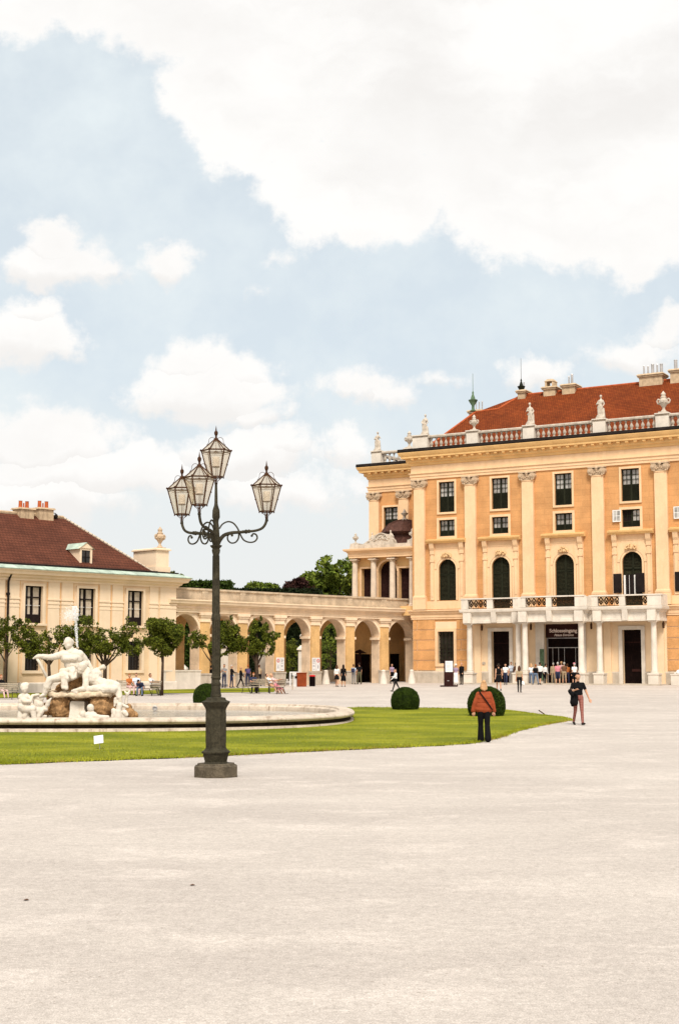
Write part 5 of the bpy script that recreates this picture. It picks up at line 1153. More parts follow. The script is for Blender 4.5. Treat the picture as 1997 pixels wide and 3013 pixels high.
# chimneys
for (t_, w_, pots, zt) in ((2.55, 1.15, 3, 13.42), (4.15, 1.25, 3, 13.55)):
    q = MB(); q.box(t_, t_+w_, 5.5, 6.5, 12+Zo, zt+Zo-.1); q.frus(t_-.12, t_+w_+.12, 5.38, 6.62, zt+Zo-.1, zt+Zo+.02, .05); o = q.build('chimney', 'chimney_stone', groof)
    for k in range(pots):
        r = .13 if not (t_ > 2 and k == 1) else .05; q = MB(); q.lathe([(r*1.3,0),(r*1.1,.1),(r,.5 if r > .1 else .35),(r*1.2,.52 if r > .1 else .38)], (t_+w_*(.28+.24*k), 6.0, zt+Zo+.02), 8); q.build('chimney_pot', 'terracotta', o, smooth=True)
q = MB(); q.lathe([(.02,-.3),(.13,-.22),(.15,-.1),(.10,.02),(.05,.05)], (5.75, 5.7, 13.15+Zo), 10); q.tube([(5.35,5.7,13.27+Zo),(5.75,5.7,13.24+Zo)], .03); o = q.build('dome_camera', 'black_gutter'); o.parent = None; o.location = GL; o.rotation_euler = (0,0,GA)
tag(o, 'small dark dome camera on an arm beside the right chimney of the brown roof', 'camera')
# attic block with urn
q = MB(); q.box(10.75, 11.95, .25, 2.9, 8.7+Zo, 10.55+Zo); q.box(10.62, 12.08, .12, 3.0, 10.55+Zo, 10.64+Zo); q.frus(10.66,12.05,.15,2.95,10.64+Zo,10.71+Zo,.06); q.box(10.66,12.05,.18,2.95,8.7+Zo,9.35+Zo); q.build('attic_block', 'stone_pale', gw) if 'stone_pale' in M else q.build('attic_block', 'guest_trim', gw)
urn(GWp(11.5, .75, 10.70), 1.6, 'tall stone urn on the cream attic block at the right end of the brown roof', None, GA, mt='capital_stone')
# downpipe
q = MB(); q.tube([(-1.85,-.55,8.45+Zo),(-1.95,-.3,8.1+Zo),(-2.0,-.14,7.7+Zo),(-2.0,-.14,.3)], .075, 8); q.box(-2.1,-1.9,-.22,-.02,6.8+Zo,6.95+Zo); q.build('downpipe', 'black_gutter', gw, smooth=True)

# ================================================================ fountain
FC = Vector((-10.2, 55.0)); fz = .045
fo = thing('fountain_basin', 'wide low rounded stone fountain basin with weathered rolled rim on the lawn', 'fountain', (FC.x, FC.y, fz))
def sell(a, b, n=72, e=2.7):
    out = []
    for i in range(n):
        t = -2*math.pi*i/n; c, s_ = math.cos(t), math.sin(t)
        out.append((a*math.copysign(abs(c)**(2/e), c), b*math.copysign(abs(s_)**(2/e), s_)))
    return out[::-1]
bp = sell(10.55, 9.1)
prof_b = [(-.38,.02),(-.38,.50),(-.36,.56),(-.20,.575),(.04,.565),(.16,.52),(.23,.45),(.235,.40),(.19,.33),(.06,.30),(-.14,.28),(-.14,.20),(.04,.16),(.20,.13),(.22,.0)]
q = MB(); q.profile(bp, [(o, z*.80) for o, z in prof_b[::-1]], closed=True); rim = q.build('rim', 'basin_stone', fo, smooth=True)
q = MB(); q.profile(bp, [(.175,.262),(.062,.243),(-.128,.226),(-.128,.158),(.045,.13),(.10,.122)], closed=True); q.build('rim_shade_band', 'rim_shade', fo)  # dark strip painting in the shade under the rolled rim, partly staining
q = MB(); q.profile(sell(10.2,8.75), [(-.0,.40),(-.10,.34),(-.12,.2),(-.06,.0),(-.0,.0)], closed=True); q.build('inner_wall', 'basin_stone', fo, smooth=True)
q = MB(); q.v = [(x, y, .175) for x, y in sell(10.25, 8.8)]; q.f = [tuple(range(len(q.v)))]; q.m = [0]
wo = q.build('water', 'water'); wo.location = (FC.x, FC.y, fz); tag(wo, None, None, kind='structure')
FY = 54.2
def Q(x, y, dy=0): p = W(40+x/3.92, 1750+y/3.92, FY); return Vector((p.x, FY+dy, p.z))
u_ = 1/3.92/4160*FY*1.0                              # metres per zoomed pixel
def QP(lst, m_=0):
    return [(Q(*a), Q(*b), ra*u_, rb_*u_, m_) for a, b, ra, rb_ in lst]
FO = Vector((Q(700,1200).x, FY, fz))
def fig(name, prims, mt, voxel, label, cat, group=None, **kw):
    P = [(a-FO, b-FO, ra, rb_, m_) for a, b, ra, rb_, m_ in prims]
    o = organic(name, P, [mt], voxel, **kw); o.location = FO; tag(o, label, cat, group); return o
# rocks and shell slab
rocks = QP([((520,1270,0),(530,1330,.1),115,120), ((470,1220,.3),(560,1200,.2),70,70), ((440,1330,0),(600,1370,0),70,60), ((1010,1260,0),(1050,1310,0),125,120), ((1110,1240,.2),(1130,1330,.1),80,90), ((930,1230,.3),(1000,1200,.3),80,80), ((960,1350,.1),(1160,1370,0),60,60),
            ((560,1060,.3),(520,1090,.2),45,55), ((700,1040,.35),(760,960,.4),90,100), ((640,1080,.3),(820,1070,.4),70,80), ((860,1010,.5),(980,1090,.4),70,70), ((1370,1370,-.2),(1420,1390,-.1),50,35), ((1330,1300,.1),(1340,1380,0),30,50), ((1170,1180,.1),(1180,1230,0),30,40), ((370,1290,.1),(350,1360,.0),40,55), ((400,1200,.2),(420,1140,.2),30,35), ((520,1330,1.2),(1000,1330,1.2),150,150)])
fig('rock_grotto', rocks, 'brown_rock', .045, 'rough brown rock mound carrying the white fountain figures', 'rock', smooth=1, noise=.09, seed=3)
slab = QP([((440,1140,-.35),(640,1160,-.45),34,26), ((640,1160,-.45),(800,1155,-.5),24,30), ((800,1155,-.5),(1130,1140,-.4),30,36), ((450,1130,.3),(1120,1130,.4),40,44), ((420,1140,0),(470,1130,.2),34,40), ((1130,1130,0),(1125,1170,-.1),34,26), ((560,1150,0),(1000,1150,0),40,40), ((600,1140,.7),(1000,1140,.7),40,40), ((470,1170,-.3),(475,1185,-.3),16,12), ((700,1180,-.4),(720,1190,-.4),16,12)])
fig('shell_slab', slab, 'shell_rock', .035, 'scalloped pale stone slab lying across the brown rocks under the figures', 'slab', smooth=2, noise=.05, seed=8)
q = MB(); a, b = Q(665,1240), Q(835,1400); q.box(a.x, b.x-.03, FY-.25, FY+.5, b.z-.1, a.z-.0); q.frus(a.x-.03, b.x+.04, FY-.33, FY+.55, b.z-.1, b.z+.24, .04); q.box(a.x+.02,b.x-.06,FY-.22,FY+.47,a.z,a.z+.03)
o = q.build('stone_block', 'marble'); tag(o, 'pale square stone block standing in the dark gap between the brown rocks', 'block')
MG = 'white marble figures of the fountain'
god = QP([((632,550,-.05),(636,570,-.05),52,50), ((640,585,-.1),(636,600,-.1),38,32), ((628,535,.05),(650,550,.08),44,44), ((650,620,0),(655,660,0),42,50), ((590,568,-.2),(585,575,-.2),9,9),
     ((570,690,-.05),(755,690,.05),48,54), ((605,730,0),(725,740,.05),70,76), ((645,800,0),(715,810,.05),66,72), ((655,870,.05),(745,880,.1),66,78), ((610,735,-.22),(650,738,-.24),36,34), ((690,738,-.2),(720,736,-.2),36,34),
     ((560,690,-.05),(455,722,-.3),44,36), ((455,722,-.3),(330,712,-.45),36,24), ((320,712,-.45),(285,722,-.45),28,20), ((285,722,-.45),(262,735,-.45),14,12), ((295,735,-.45),(300,760,-.45),14,10),
     ((770,700,.1),(830,780,.25),46,38), ((830,780,.25),(890,860,.15),38,28), ((700,660,.05),(720,700,.0),40,44),
     ((660,905,-.1),(560,950,-.35),66,56), ((560,950,-.35),(450,985,-.5),54,42), ((450,985,-.5),(420,1060,-.48),44,46), ((420,1060,-.48),(385,1150,-.45),44,26), ((385,1150,-.45),(350,1170,-.6),26,22),
     ((740,900,.0),(650,960,-.4),62,46), ((600,940,-.45),(605,1070,-.5),22,26), ((630,930,-.45),(635,1080,-.5),20,24), ((585,940,-.5),(590,1060,-.5),14,16), ((700,890,-.45),(715,960,-.55),34,26), ((715,880,-.4),(690,920,-.5),34,30), ((740,900,-.4),(735,950,-.5),20,24), ((560,880,-.2),(700,860,-.3),28,34)])
fig('statue', god, 'marble', .018, 'white marble river god seated highest, stretching his arm out to the left', 'statue', MG, smooth=1, noise=.022, seed=5)
q = MB(); q.tube([Q(306,745,-.5)-FO, Q(330,780,-.5)-FO, Q(425,975,-.5)-FO], [.05,.055,.06], 8); q.ico(Q(430,970,-.5)-FO, .09, 2); o = q.build('oar', 'marble', smooth='all'); o.location = FO; tag(o, 'white marble oar hanging from the outstretched hand of the seated river god', 'oar')
nym = QP([((805,830,-.25),(800,850,-.25),58,56), ((790,870,-.3),(785,885,-.3),44,36), ((760,830,-.1),(830,800,-.1),40,44), ((845,880,-.15),(860,910,-.15),50,60),
     ((850,930,-.2),(960,920,.1),56,60), ((880,955,-.1),(930,975,-.05),72,72), ((950,1000,-.05),(1010,1030,-.05),62,68), ((1040,1035,-.1),(1100,1045,-.15),74,64),
     ((850,950,-.3),(852,1060,-.4),42,36), ((852,1080,-.4),(740,1108,-.5),34,24), ((735,1105,-.5),(705,1112,-.5),24,18), ((700,1118,-.5),(760,1130,-.55),12,12),
     ((930,880,.15),(975,855,.2),36,26), ((975,855,.2),(1020,835,.2),24,30), ((1025,830,.2),(1030,838,.2),30,28),
     ((1090,1030,-.15),(1200,1050,-.35),62,48), ((1205,1055,-.35),(1245,1180,-.45),50,36), ((1245,1180,-.45),(1262,1250,-.45),34,24), ((1262,1262,-.45),(1345,1290,-.6),24,15),
     ((1060,1080,-.4),(1180,1090,-.5),60,46), ((1000,1080,-.4),(880,1090,-.4),50,40), ((1100,1110,-.3),(900,1110,-.2),46,40)])
fig('statue', nym, 'marble', .018, 'white marble reclining figure leaning on one forearm to the right of the river god', 'statue', MG, smooth=1, noise=.022, seed=6)
che = QP([((160,1065,-.5),(165,1080,-.52),50,46), ((165,1095,-.58),(168,1105,-.58),34,28), ((150,1050,-.45),(175,1045,-.45),40,38), ((160,1120,-.48),(160,1150,-.48),28,40), ((125,1180,-.48),(190,1180,-.5),42,40), ((145,1230,-.48),(175,1240,-.5),58,56), ((130,1190,-.5),(170,1230,-.7),30,24), ((170,1232,-.7),(245,1225,-.75),24,20), ((245,1225,-.75),(262,1165,-.72),20,18), ((262,1160,-.72),(330,1150,-.65),16,14),
     ((190,1180,-.45),(260,1200,-.6),26,22), ((140,1290,-.5),(190,1310,-.55),60,56), ((180,1320,-.6),(270,1310,-.75),44,40), ((120,1320,-.45),(115,1420,-.45),34,44), ((180,1330,-.5),(190,1420,-.5),42,48), ((270,1320,-.75),(290,1420,-.75),34,28), ((105,1230,-.4),(110,1320,-.4),22,26), ((220,1330,-.6),(170,1400,-.6),26,30)])
fig('statue', che, 'marble', .02, 'white marble kneeling child with headscarf at the left end of the fountain group', 'statue', MG, smooth=2, noise=.010, seed=7)
fsh = QP([((250,1325,-.65),(360,1330,-.6),36,34), ((360,1335,-.6),(330,1400,-.65),34,28), ((330,1300,-.5),(400,1320,-.5),30,26), ((300,1230,-.5),(330,1260,-.5),44,52), ((300,1170,-.55),(340,1200,-.5),34,40), ((405,1300,-.5),(430,1240,-.5),20,28), ((430,1240,-.5),(465,1190,-.5),26,8), ((420,1270,-.5),(440,1230,-.5),26,22), ((280,1200,-.6),(285,1280,-.6),10,10), ((310,1400,-.6),(400,1400,-.5),24,18)])
fig('statue', fsh, 'marble', .02, 'white marble fish with raised leaf-shaped tail between the kneeling child and the rocks', 'statue', MG, smooth=2, noise=.012, seed=9)
put = QP([((935,1295,-.9),(938,1310,-.9),42,40), ((935,1340,-.9),(935,1360,-.9),24,34), ((905,1385,-.9),(970,1385,-.9),44,44), ((930,1420,-.9),(940,1430,-.9),56,56), ((980,1390,-.95),(1050,1400,-1.0),30,24), ((1050,1400,-1.0),(1140,1400,-1.0),24,18)])
fig('statue', put, 'marble', .02, 'white marble child rising above the rim in front of the right-hand rock', 'statue', MG, smooth=2, seed=10)
put2 = QP([((845,1370,-.8),(850,1385,-.8),42,40), ((810,1410,-.8),(860,1420,-.8),34,36)])
fig('statue', put2, 'marble', .02, 'white marble head of a smaller child just above the rim, beside the pale square block', 'statue', MG, smooth=2, noise=.01, seed=11)
rt = QP([((1250,1270,-.6),(1235,1350,-.6),34,36), ((1235,1350,-.6),(1235,1410,-.6),46,52), ((1180,1330,-.6),(1190,1380,-.6),26,30), ((1190,1370,-.6),(1170,1410,-.6),30,26), ((1310,1350,-.65),(1330,1380,-.65),30,26), ((1290,1370,-.6),(1300,1405,-.6),24,26), ((1240,1220,-.5),(1200,1260,-.5),14,10), ((1200,1200,-.5),(1190,1280,-.5),20,16)])
fig('statue', rt, 'marble', .02, 'white marble sea creature carved beneath the right foot of the reclining figure', 'statue', MG, smooth=2, noise=.02, seed=12)
rt = QP([((1285,1130,.1),(1310,1150,.1),14,20), ((1310,1150,.1),(1335,1105,.1),18,8), ((1305,1150,.1),(1300,1185,.1),20,14), ((1300,1185,.1),(1290,1260,.1),14,24), ((1285,1130,.1),(1275,1115,.1),12,8)])
fig('statue', rt, 'marble', .018, 'white marble crescent fish tail standing up right of the reclining figure', 'statue', MG, smooth=2, seed=13)
# water jet
q = MB()
for i in range(520):
    t_ = random.random(); zx = 720-18*t_+random.gauss(0, 5+5*t_); zy = 610-t_*330; q.ico(Q(zx, zy, .25+random.gauss(0,.05))-FO, random.uniform(.005, .016), 0)
for i in range(1100):
    zx = random.gauss(640, 42); zy = 225+random.gauss(0, 48); zx += (225-zy)*.15
    if random.random() < .12: zy += random.uniform(0, 110)*random.random(); zx -= random.uniform(0, 40)
    q.ico(Q(zx, zy, .25+random.gauss(0,.18))-FO, random.uniform(.004, .011), 0)
for i in range(350): t_ = random.random(); q.ico(Q(705+random.gauss(0,14)-10*t_, 300-t_*170, .25+random.gauss(0,.08))-FO, random.uniform(.007, .02), 0)
o = q.build('water_jet', 'spray', fix=False); o.location = FO; tag(o, 'white water jet and falling spray rising behind the seated river god', 'water jet', kind='stuff')
p = W(457, 2083, 61.2); q = MB(); q.lathe([(.11,0),(.11,.05),(.08,.06),(.07,.02)], n=18); o = q.build('basin_spotlight', 'zinc', smooth=True); o.location = (p.x, 61.1, p.z-.02); o.rotation_euler = (R(90),0,0); tag(o, 'small round grey spotlight standing in the basin right of the figures', 'spotlight'); s = MB(); s.box(-.10,.10,-.3,-.12,-.2,.02); s.build('bracket', 'black_gutter', o)

# ================================================================ lamp post
lp = G(634, 2276); LP = Vector((lp.x+.083, 28.35, 0))
lamp = thing('lamp_post', 'tall dark cast-iron lamp post with four glass lanterns on scrolled arms and a stone plinth', 'street lamp', LP, R(4)); lamp.rotation_euler.y = -.0088
q = MB()
q.lathe([(.455,.0),(.455,.205),(.43,.225),(.40,.23),(.39,.262)], n=8, rot=R(22.5)); q.build('plinth', 'lamp_plinth', lamp)
oc = R(22.5)
q = MB(); q.lathe([(.25,.262),(.235,.30),(.25,.36),(.27,.43),(.275,.46),(.30,.465),(.305,.49),(.25,.52),(.225,.55),(.215,.58),(.215,1.30),(.22,1.33),(.235,1.36),(.30,1.455),(.305,1.47),(.22,1.50),(.20,1.545),(.10,1.565)], n=8, rot=oc)
for i in range(8):
    a = i*math.pi/4+R(0); q.M = Matrix.Rotation(a, 4, 'Z'); q.box(.194, .203, -.05, .05, .66, 1.25)
q.M = None; q.build('pedestal', 'iron_lamp', lamp)
q = MB(); n = 24
def fl(r, z): return (r, z)
q.lathe([(.105,1.56),(.108,1.60),(.095,1.66),(.088,1.70),(.092,1.74),(.085,1.78),(.10,1.80),(.10,1.83),(.082,1.86),(.078,1.92),(.10,1.935),(.10,1.965),(.076,1.98),(.074,3.06),(.088,3.08),(.092,3.13),(.085,3.2),(.075,3.22),(.064,4.40),(.08,4.46),(.085,4.50),(.07,4.52),(.12,4.575),(.12,4.59),(.07,4.60),(.075,4.75),(.06,4.98),(.05,5.05),(.055,5.10),(.078,5.16),(.072,5.30),(.04,5.40),(.034,5.44),(.026,5.80),(.02,5.86)], n=14)
for i in range(10): a = i*2*math.pi/10; q.tube([(.074*math.cos(a),.074*math.sin(a),1.98),(.074*math.cos(a),.074*math.sin(a),3.06)], .012, 4); q.tube([(.073*math.cos(a),.073*math.sin(a),3.24),(.064*math.cos(a),.064*math.sin(a),4.38)], .010, 4)
q.build('shaft', 'iron_lamp', lamp, smooth=True)
def smooth_path(P, k=5):
    out = []; P = [np.array(p, float) for p in P]
    for i in range(len(P)-1):
        p0, p1, p2, p3 = P[max(i-1,0)], P[i], P[i+1], P[min(i+2,len(P)-1)]
        for j in range(k): t = j/k; out.append(.5*((2*p1)+(-p0+p2)*t+(2*p0-5*p1+4*p2-p3)*t*t+(-p0+3*p1-3*p2+p3)*t**3))
    return out+[P[-1]]
def lantern_mesh(parent, loc):
    r1, r0, ht = .298, .150, .53
    f = MB(); A = [oc2+i*math.pi/3 for i in range(6)]
    c = lambda r, z, a: (r*math.cos(a), r*math.sin(a), z)
    for i in range(6):
        a, b = A[i], A[(i+1) % 6]
        f.tube([c(r0,.0,a), c(r1,ht,a)], .013, 5); f.tube([c(r0,.0,a), c(r0,0,b)], .013, 5); f.tube([c(r1,ht,a), c(r1,ht,b)], .016, 5); f.tube([c(r1,ht,a), c(.035,ht+.235,a)], .012, 5); f.tube([c(r1*.96,ht-.045,a), c(r1*.96,ht-.045,b)], .006, 4)
        f.ico(c(r1+.01,ht+.01,a), .024, 1); f.ico(c(r0,-.02,a), .016, 1); f.ico(c((r0+r1)/2+.005,ht*.47,a), .016, 1)
    f.lathe([(.045,ht+.20),(.05,ht+.24),(.02,ht+.28),(.02,ht+.31),(.038,ht+.35),(.038,ht+.39),(.015,ht+.42),(.012,ht+.45),(.002,ht+.52)], n=8)
    for s_ in (-1, 1): f.tube(smooth_path([(s_*.03,0,ht+.26),(s_*.09,0,ht+.28),(s_*.14,0,ht+.24),(s_*.15,0,ht+.17),(s_*.19,0,ht+.12)],4), .006, 4)
    f.tube([(0,0,-.18),(0,0,.02)], .016, 6)
    for i in range(4): a = i*math.pi/2+.4; f.tube([c(.02,-.17,a), c(.035,-.08,a), c(r0*.85,-.01,a)], .009, 4)
    f.tube([(0,0,0),(0,0,.20)], .007, 5); f.tube([(.03,0,.0),(.03,0,.2)], .005, 4); f.tube([(0,0,ht-.02),(0,0,ht+.2)], .006, 4); f.lathe([(.05,ht-.05),(.06,ht-.03),(.02,ht)], n=8); f.lathe([(.074,.195),(.074,.215)], n=14)
    L_ = f.build('lantern', 'lamp_brown', parent); L_.location = loc
    g = MB()
    for i in range(6):
        a, b = A[i], A[(i+1) % 6]; g.add([c(r0,.005,a),c(r0,.005,b),c(r1*.99,ht,b),c(r1*.99,ht,a)], [(0,1,2,3)]); g.add([c(r1*.99,ht,a),c(r1*.99,ht,b),c(.035,ht+.23,b),c(.035,ht+.23,a)], [(0,1,2,3)])
    g.build('lantern_glass', 'lamp_glass', L_, fix=False); m_ = MB(); m_.lathe([(.07,.215),(.072,.40),(.06,.41)], n=16); m_.build('mantle', 'mantle', L_, smooth=True); return L_
oc2 = R(4)
arm_prof = [(.03,4.60),(.08,4.70),(.17,4.80),(.32,4.85),(.48,4.865),(.62,4.88),(.82,4.905),(.95,4.955),(1.02,5.04),(1.05,5.13)]
sc1 = [(.07,4.93),(.13,5.02),(.24,5.075),(.35,5.05),(.44,4.95),(.50,4.82),(.57,4.71),(.68,4.665),(.79,4.68),(.85,4.75),(.83,4.82),(.77,4.84),(.74,4.80)]
sc2 = [(.47,4.84),(.46,4.74),(.40,4.66),(.31,4.645),(.245,4.70),(.24,4.78),(.29,4.83),(.33,4.80)]
lan = None
for k_, ang in enumerate((77, 197, 317)):
    az = R(ang); dx, dy = math.sin(az), math.cos(az)
    P3 = lambda L_: [(r*dx, r*dy, z) for r, z in L_]
    q = MB(); pth = smooth_path(P3(arm_prof)); nn = len(pth); q.tube(pth, [.045-.018*min(1, i/nn*1.6) for i in range(nn)], 8)
    for r, z, s_ in ((.62,4.88,.045),(.68,4.888,.04),(1.05,5.12,.036),(.56,4.875,.036)): q.ico((r*dx, r*dy, z), s_, 2)
    ar = q.build('arm', 'iron_lamp', lamp, smooth='all')
    q = MB(); q.tube(smooth_path(P3(sc1)), .017, 6); q.tube(smooth_path(P3(sc2)), .017, 6)
    for r, z in ((.74,4.80),(.33,4.80)): q.ico((r*dx, r*dy, z), .03, 1)
    q.build('scroll', 'iron_lamp', ar, smooth='all')
    if lan is None: lan = lantern_mesh(lamp, (1.05*dx, 1.05*dy, 5.30))
    else: c_ = dup_tree(lan, lamp); c_.location = (1.05*dx, 1.05*dy, 5.30)
c_ = dup_tree(lan, lamp); c_.location = (0, 0, 5.98); 

# ================================================================ trees and shrubs
def leaves(name, centres, n, size, mt, parent, flat=.0, gap=.0, seed=1, shell=.35, thr=-.12):
    """many small leaf faces spread in clumps through the volume of ellipsoids (x, y, z, rx, ry, rz)"""
    rg = np.random.default_rng(seed); V = []; 
    vol = np.array([c[3]*c[4]*c[5] for c in centres])**.75; pr = vol/vol.sum(); pick = rg.choice(len(centres), n, p=pr)
    C_ = np.array(centres)[pick]; d = rg.normal(size=(n,3)); d /= np.linalg.norm(d, axis=1)[:, None]; rr = rg.random(n)**shell
    P = C_[:, :3]+d*rr[:, None]*C_[:, 3:6]
    if gap:
        from mathutils import noise as nz
        keep = np.array([nz.noise(Vector(p)*gap)+.25*nz.noise(Vector(p)*gap*3) > thr for p in P]); P = P[keep]
    n = len(P); a = rg.normal(size=(n,3)); a /= np.linalg.norm(a, axis=1)[:, None]; b = np.cross(a, rg.normal(size=(n,3))); b /= np.linalg.norm(b, axis=1)[:, None]
    s = size*(.6+.8*rg.random(n))[:, None]; v = np.stack([P-a*s, P-b*s*.5, P+a*s, P+b*s*.5], 1).reshape(-1, 3)
    me = bpy.data.meshes.new(name); me.vertices.add(len(v)); me.vertices.foreach_set('co', v.ravel()); me.loops.add(n*4); me.loops.foreach_set('vertex_index', np.arange(n*4)); me.polygons.add(n); me.polygons.foreach_set('loop_start', np.arange(n)*4); me.polygons.foreach_set('loop_total', np.full(n, 4)); me.update(calc_edges=True)
    me.materials.append(M[mt]); return link(bpy.data.objects.new(name, me), parent)
def trunk_mesh(parent, h, r, top, branches, seed):
    rd = random.Random(seed); q = MB(); q.tube([(0,0,-.05),(rd.uniform(-.04,.04),0,h*.5),(rd.uniform(-.05,.05),0,h),(top[0],top[1],top[2])], [r*1.25,r,r*.85,r*.35], 8)
    for (x, y, z) in branches:
        m_ = Vector((x*.45+rd.uniform(-.1,.1), y*.4, h+(z-h)*.35)); q.tube([(0,0,h*.92), m_, (x*.8,y*.8,z*.95-.0), (x,y,z)], [r*.6,r*.42,r*.22,r*.1], 6)
    return q.build('trunk', 'bark', parent, smooth='all')
def topiary(px, py, label, parts, Hs, trunk_h, r, seed, n=9000, mt='leaf_mid', size=.075, gap=2.0):
    p = G(px, py); root = thing('topiary_tree', label, 'tree', p, 0, 'small clipped trees on the grass strip'); rd = random.Random(seed)
    br = [(c[0]*.8, c[1]*.8, c[2]) for c in parts]; trunk_mesh(root, trunk_h, r, (0,0,Hs*.9), br, seed)
    parts = [(c[0]*1.06, c[1], c[2]*1.04, c[3]*1.06, c[4]*1.06, c[5]*1.08) for c in parts]; cs = list(parts)
    for c in parts:
        for _ in range(9):
            a = rd.uniform(0, 6.28); b = rd.uniform(-.9, 1.1); cs.append((c[0]+math.cos(a)*c[3]*.85*math.cos(b), c[1]+math.sin(a)*c[4]*.85*math.cos(b), c[2]+math.sin(b)*c[5]*.85, c[3]*.26, c[4]*.26, c[5]*.30))
        for _ in range(4 if gap > 1.5 else 1):
            a = rd.uniform(0, 6.28); b = rd.uniform(-.3, 1.3); cs.append((c[0]+math.cos(a)*c[3]*1.12*math.cos(b), c[1]+math.sin(a)*c[4]*1.1*math.cos(b), c[2]+math.sin(b)*c[5]*1.15, .10, .10, .22))
    leaves('crown', cs, n, size, mt, root, gap=gap, seed=seed, thr=-.05 if gap > 1.5 else -.2); return root
mp = lambda Y: Y/4160
topiary(14, 2044, 'loose small tree at the left edge beside the black downpipe', [(-.9,0,3.2,1.1,1.0,.9),(.5,0,3.9,.6,.6,.9),(.6,0,2.95,.7,.7,.45),(-.2,0,3.9,.8,.8,.8)], 4.2, 2.2, .10, 21, 9000)
topiary(143, 2043, 'small spreading tree behind the outstretched arm of the river god', [(-1.2,0,3.1,.6,.7,.9),(-.3,0,3.0,.9,.9,.9),(.7,0,3.5,.9,.8,.75),(-1.3,0,3.9,.45,.4,.55),(1.2,0,3.4,.7,.7,.8)], 4.1, 2.0, .11, 22, 11000)
topiary(306, 2043, 'wide dense small tree right behind the reclining marble figure', [(-1.2,0,3.9,.7,.7,.95),(-.3,0,3.2,1.1,1.0,.85),(.6,0,3.1,1.0,.9,.75),(1.5,0,3.6,.65,.6,1.0),(1.6,0,2.9,.8,.7,.6),(-1.1,0,3.0,.8,.8,.7)], 4.2, 1.9, .13, 23, 17000)
topiary(476, 2047, 'neatly clipped top-shaped small tree with a thin straight trunk', [(0,0,3.75,1.30,1.15,.80),(0,0,3.3,1.1,1.0,.8),(0,0,2.8,.65,.6,.55)], 4.2, 2.2, .085, 24, 17000, gap=1.2)
topiary(629, 2036, 'uneven small tree partly hidden behind the lamp post', [(.8,0,3.5,.95,.9,1.15),(.3,0,2.9,.7,.7,.6),(-.9,0,3.4,.5,.4,.7),(-1.35,0,3.1,.4,.35,.35),(1.4,0,3.0,.7,.6,.55)], 4.3, 1.9, .11, 25, 14000)
topiary(755, 2036, 'small dark tree in front of the arcade between the lamp post and the notices', [(.1,0,3.6,.75,.7,.95),(-.5,0,2.9,.7,.6,.6),(.45,0,3.0,.75,.7,.75),(-1.0,0,3.1,.4,.35,.35),(.9,0,3.6,.5,.3,.3)], 4.4, 1.9, .13, 26, 13000)
def box_ball(px, py, w, h, label, seed):
    p = G(px, py); root = thing('box_ball', label, 'topiary', p, 0, 'dome-clipped box shrubs beside the lawn'); rg = np.random.default_rng(seed)
    q = MB(); prf = [(.86,0),(.97,.22),(.99,.42),(.93,.62),(.78,.80),(.55,.92),(.28,.985),(.05,1.0)]; q.lathe([(r*w/2*.96, z*h*.97) for r, z in prf], n=28); q.build('core', 'leaf_dark', root, smooth='all')
    n = 26000; t_ = rg.random(n); rs = np.interp(t_**.8, np.linspace(0,1,8), [a for a, b in prf]); zs_ = np.interp(t_**.8, np.linspace(0,1,8), [b for a, b in prf]); an = rg.random(n)*6.283
    k = 1+rg.normal(size=n)*.014; P = np.stack([rs*w/2*np.cos(an)*k, rs*w/2*np.sin(an)*k, zs_*h*k], 1); a = rg.normal(size=(n,3)); a /= np.linalg.norm(a, axis=1)[:, None]; b = np.cross(a, rg.normal(size=(n,3))); b /= np.linalg.norm(b, axis=1)[:, None]; s = .022*(.6+.8*rg.random(n))[:, None]
    v = np.stack([P-a*s, P-b*s*.5, P+a*s, P+b*s*.5], 1).reshape(-1, 3); me = bpy.data.meshes.new('leaves'); me.from_pydata(v.tolist(), [], np.arange(n*4).reshape(-1,4).tolist()); me.materials.append(M['leaf_box']); link(bpy.data.objects.new('leaves', me), root)
box_ball(1192, 2089, 1.28, .98, 'dome-clipped box shrub standing alone at the far edge of the lawn', 31)
box_ball(1431, 2108, 1.52, 1.16, 'largest dome-clipped box shrub, behind the woman in the rust jacket', 32)
box_ball(608, 2079, 1.32, 1.06, 'dome-clipped box shrub behind the fountain, half hidden by the lamp post', 33)
# big trees and hedges behind the buildings
def big_tree(x, y, cr, h, label, mt, seed, n=16000, size=.26, gap=.55, z0=.6):
    root = thing('tree', label, 'tree', (x, y, z0), 0, 'trees behind the arcade'); rd = random.Random(seed); cs = []
    trunk_mesh(root, h*.35, .3, (0,0,h*.8), [(cr*.5*math.cos(a), cr*.5*math.sin(a), h*.7) for a in (0,1.3,2.6,3.9,5.2)], seed)
    for _ in range(16):
        a = rd.uniform(0, 6.28); rr = rd.uniform(.1, .75)*cr; z = rd.uniform(.42, .88)*h; k = rd.uniform(.28, .45)*cr*(1.15-.5*max(0, z/h-.55)); cs.append((rr*math.cos(a), rr*math.sin(a), z, k, k, k*.8))
    leaves('crown', cs, n, size, mt, root, gap=gap, seed=seed); return root
def hw(px, py, Y): return W(px, py, Y)
big_tree(-.7, 168, 4.6, 16.6, 'tall light green tree beyond the arcade left of the domed pavilion', 'leaf_bright', 41, 22000)
big_tree(-3.3, 174, 2.6, 13.8, 'round dark green tree directly left of the tallest tree beyond the arcade', 'leaf_mid', 42, 15000)
big_tree(-4.6, 165, 2.6, 12.6, 'dark purple-leaved tree beyond the arcade', 'leaf_purple', 43, 13000)
big_tree(2.2, 160, 2.8, 13.8, 'dark tree rising just behind the corner pavilion', 'leaf_mid', 44, 15000)
big_tree(-18.3, 155, 1.6, 13.6, 'green tree showing just right of the cream attic block', 'leaf_mid', 45, 9000)
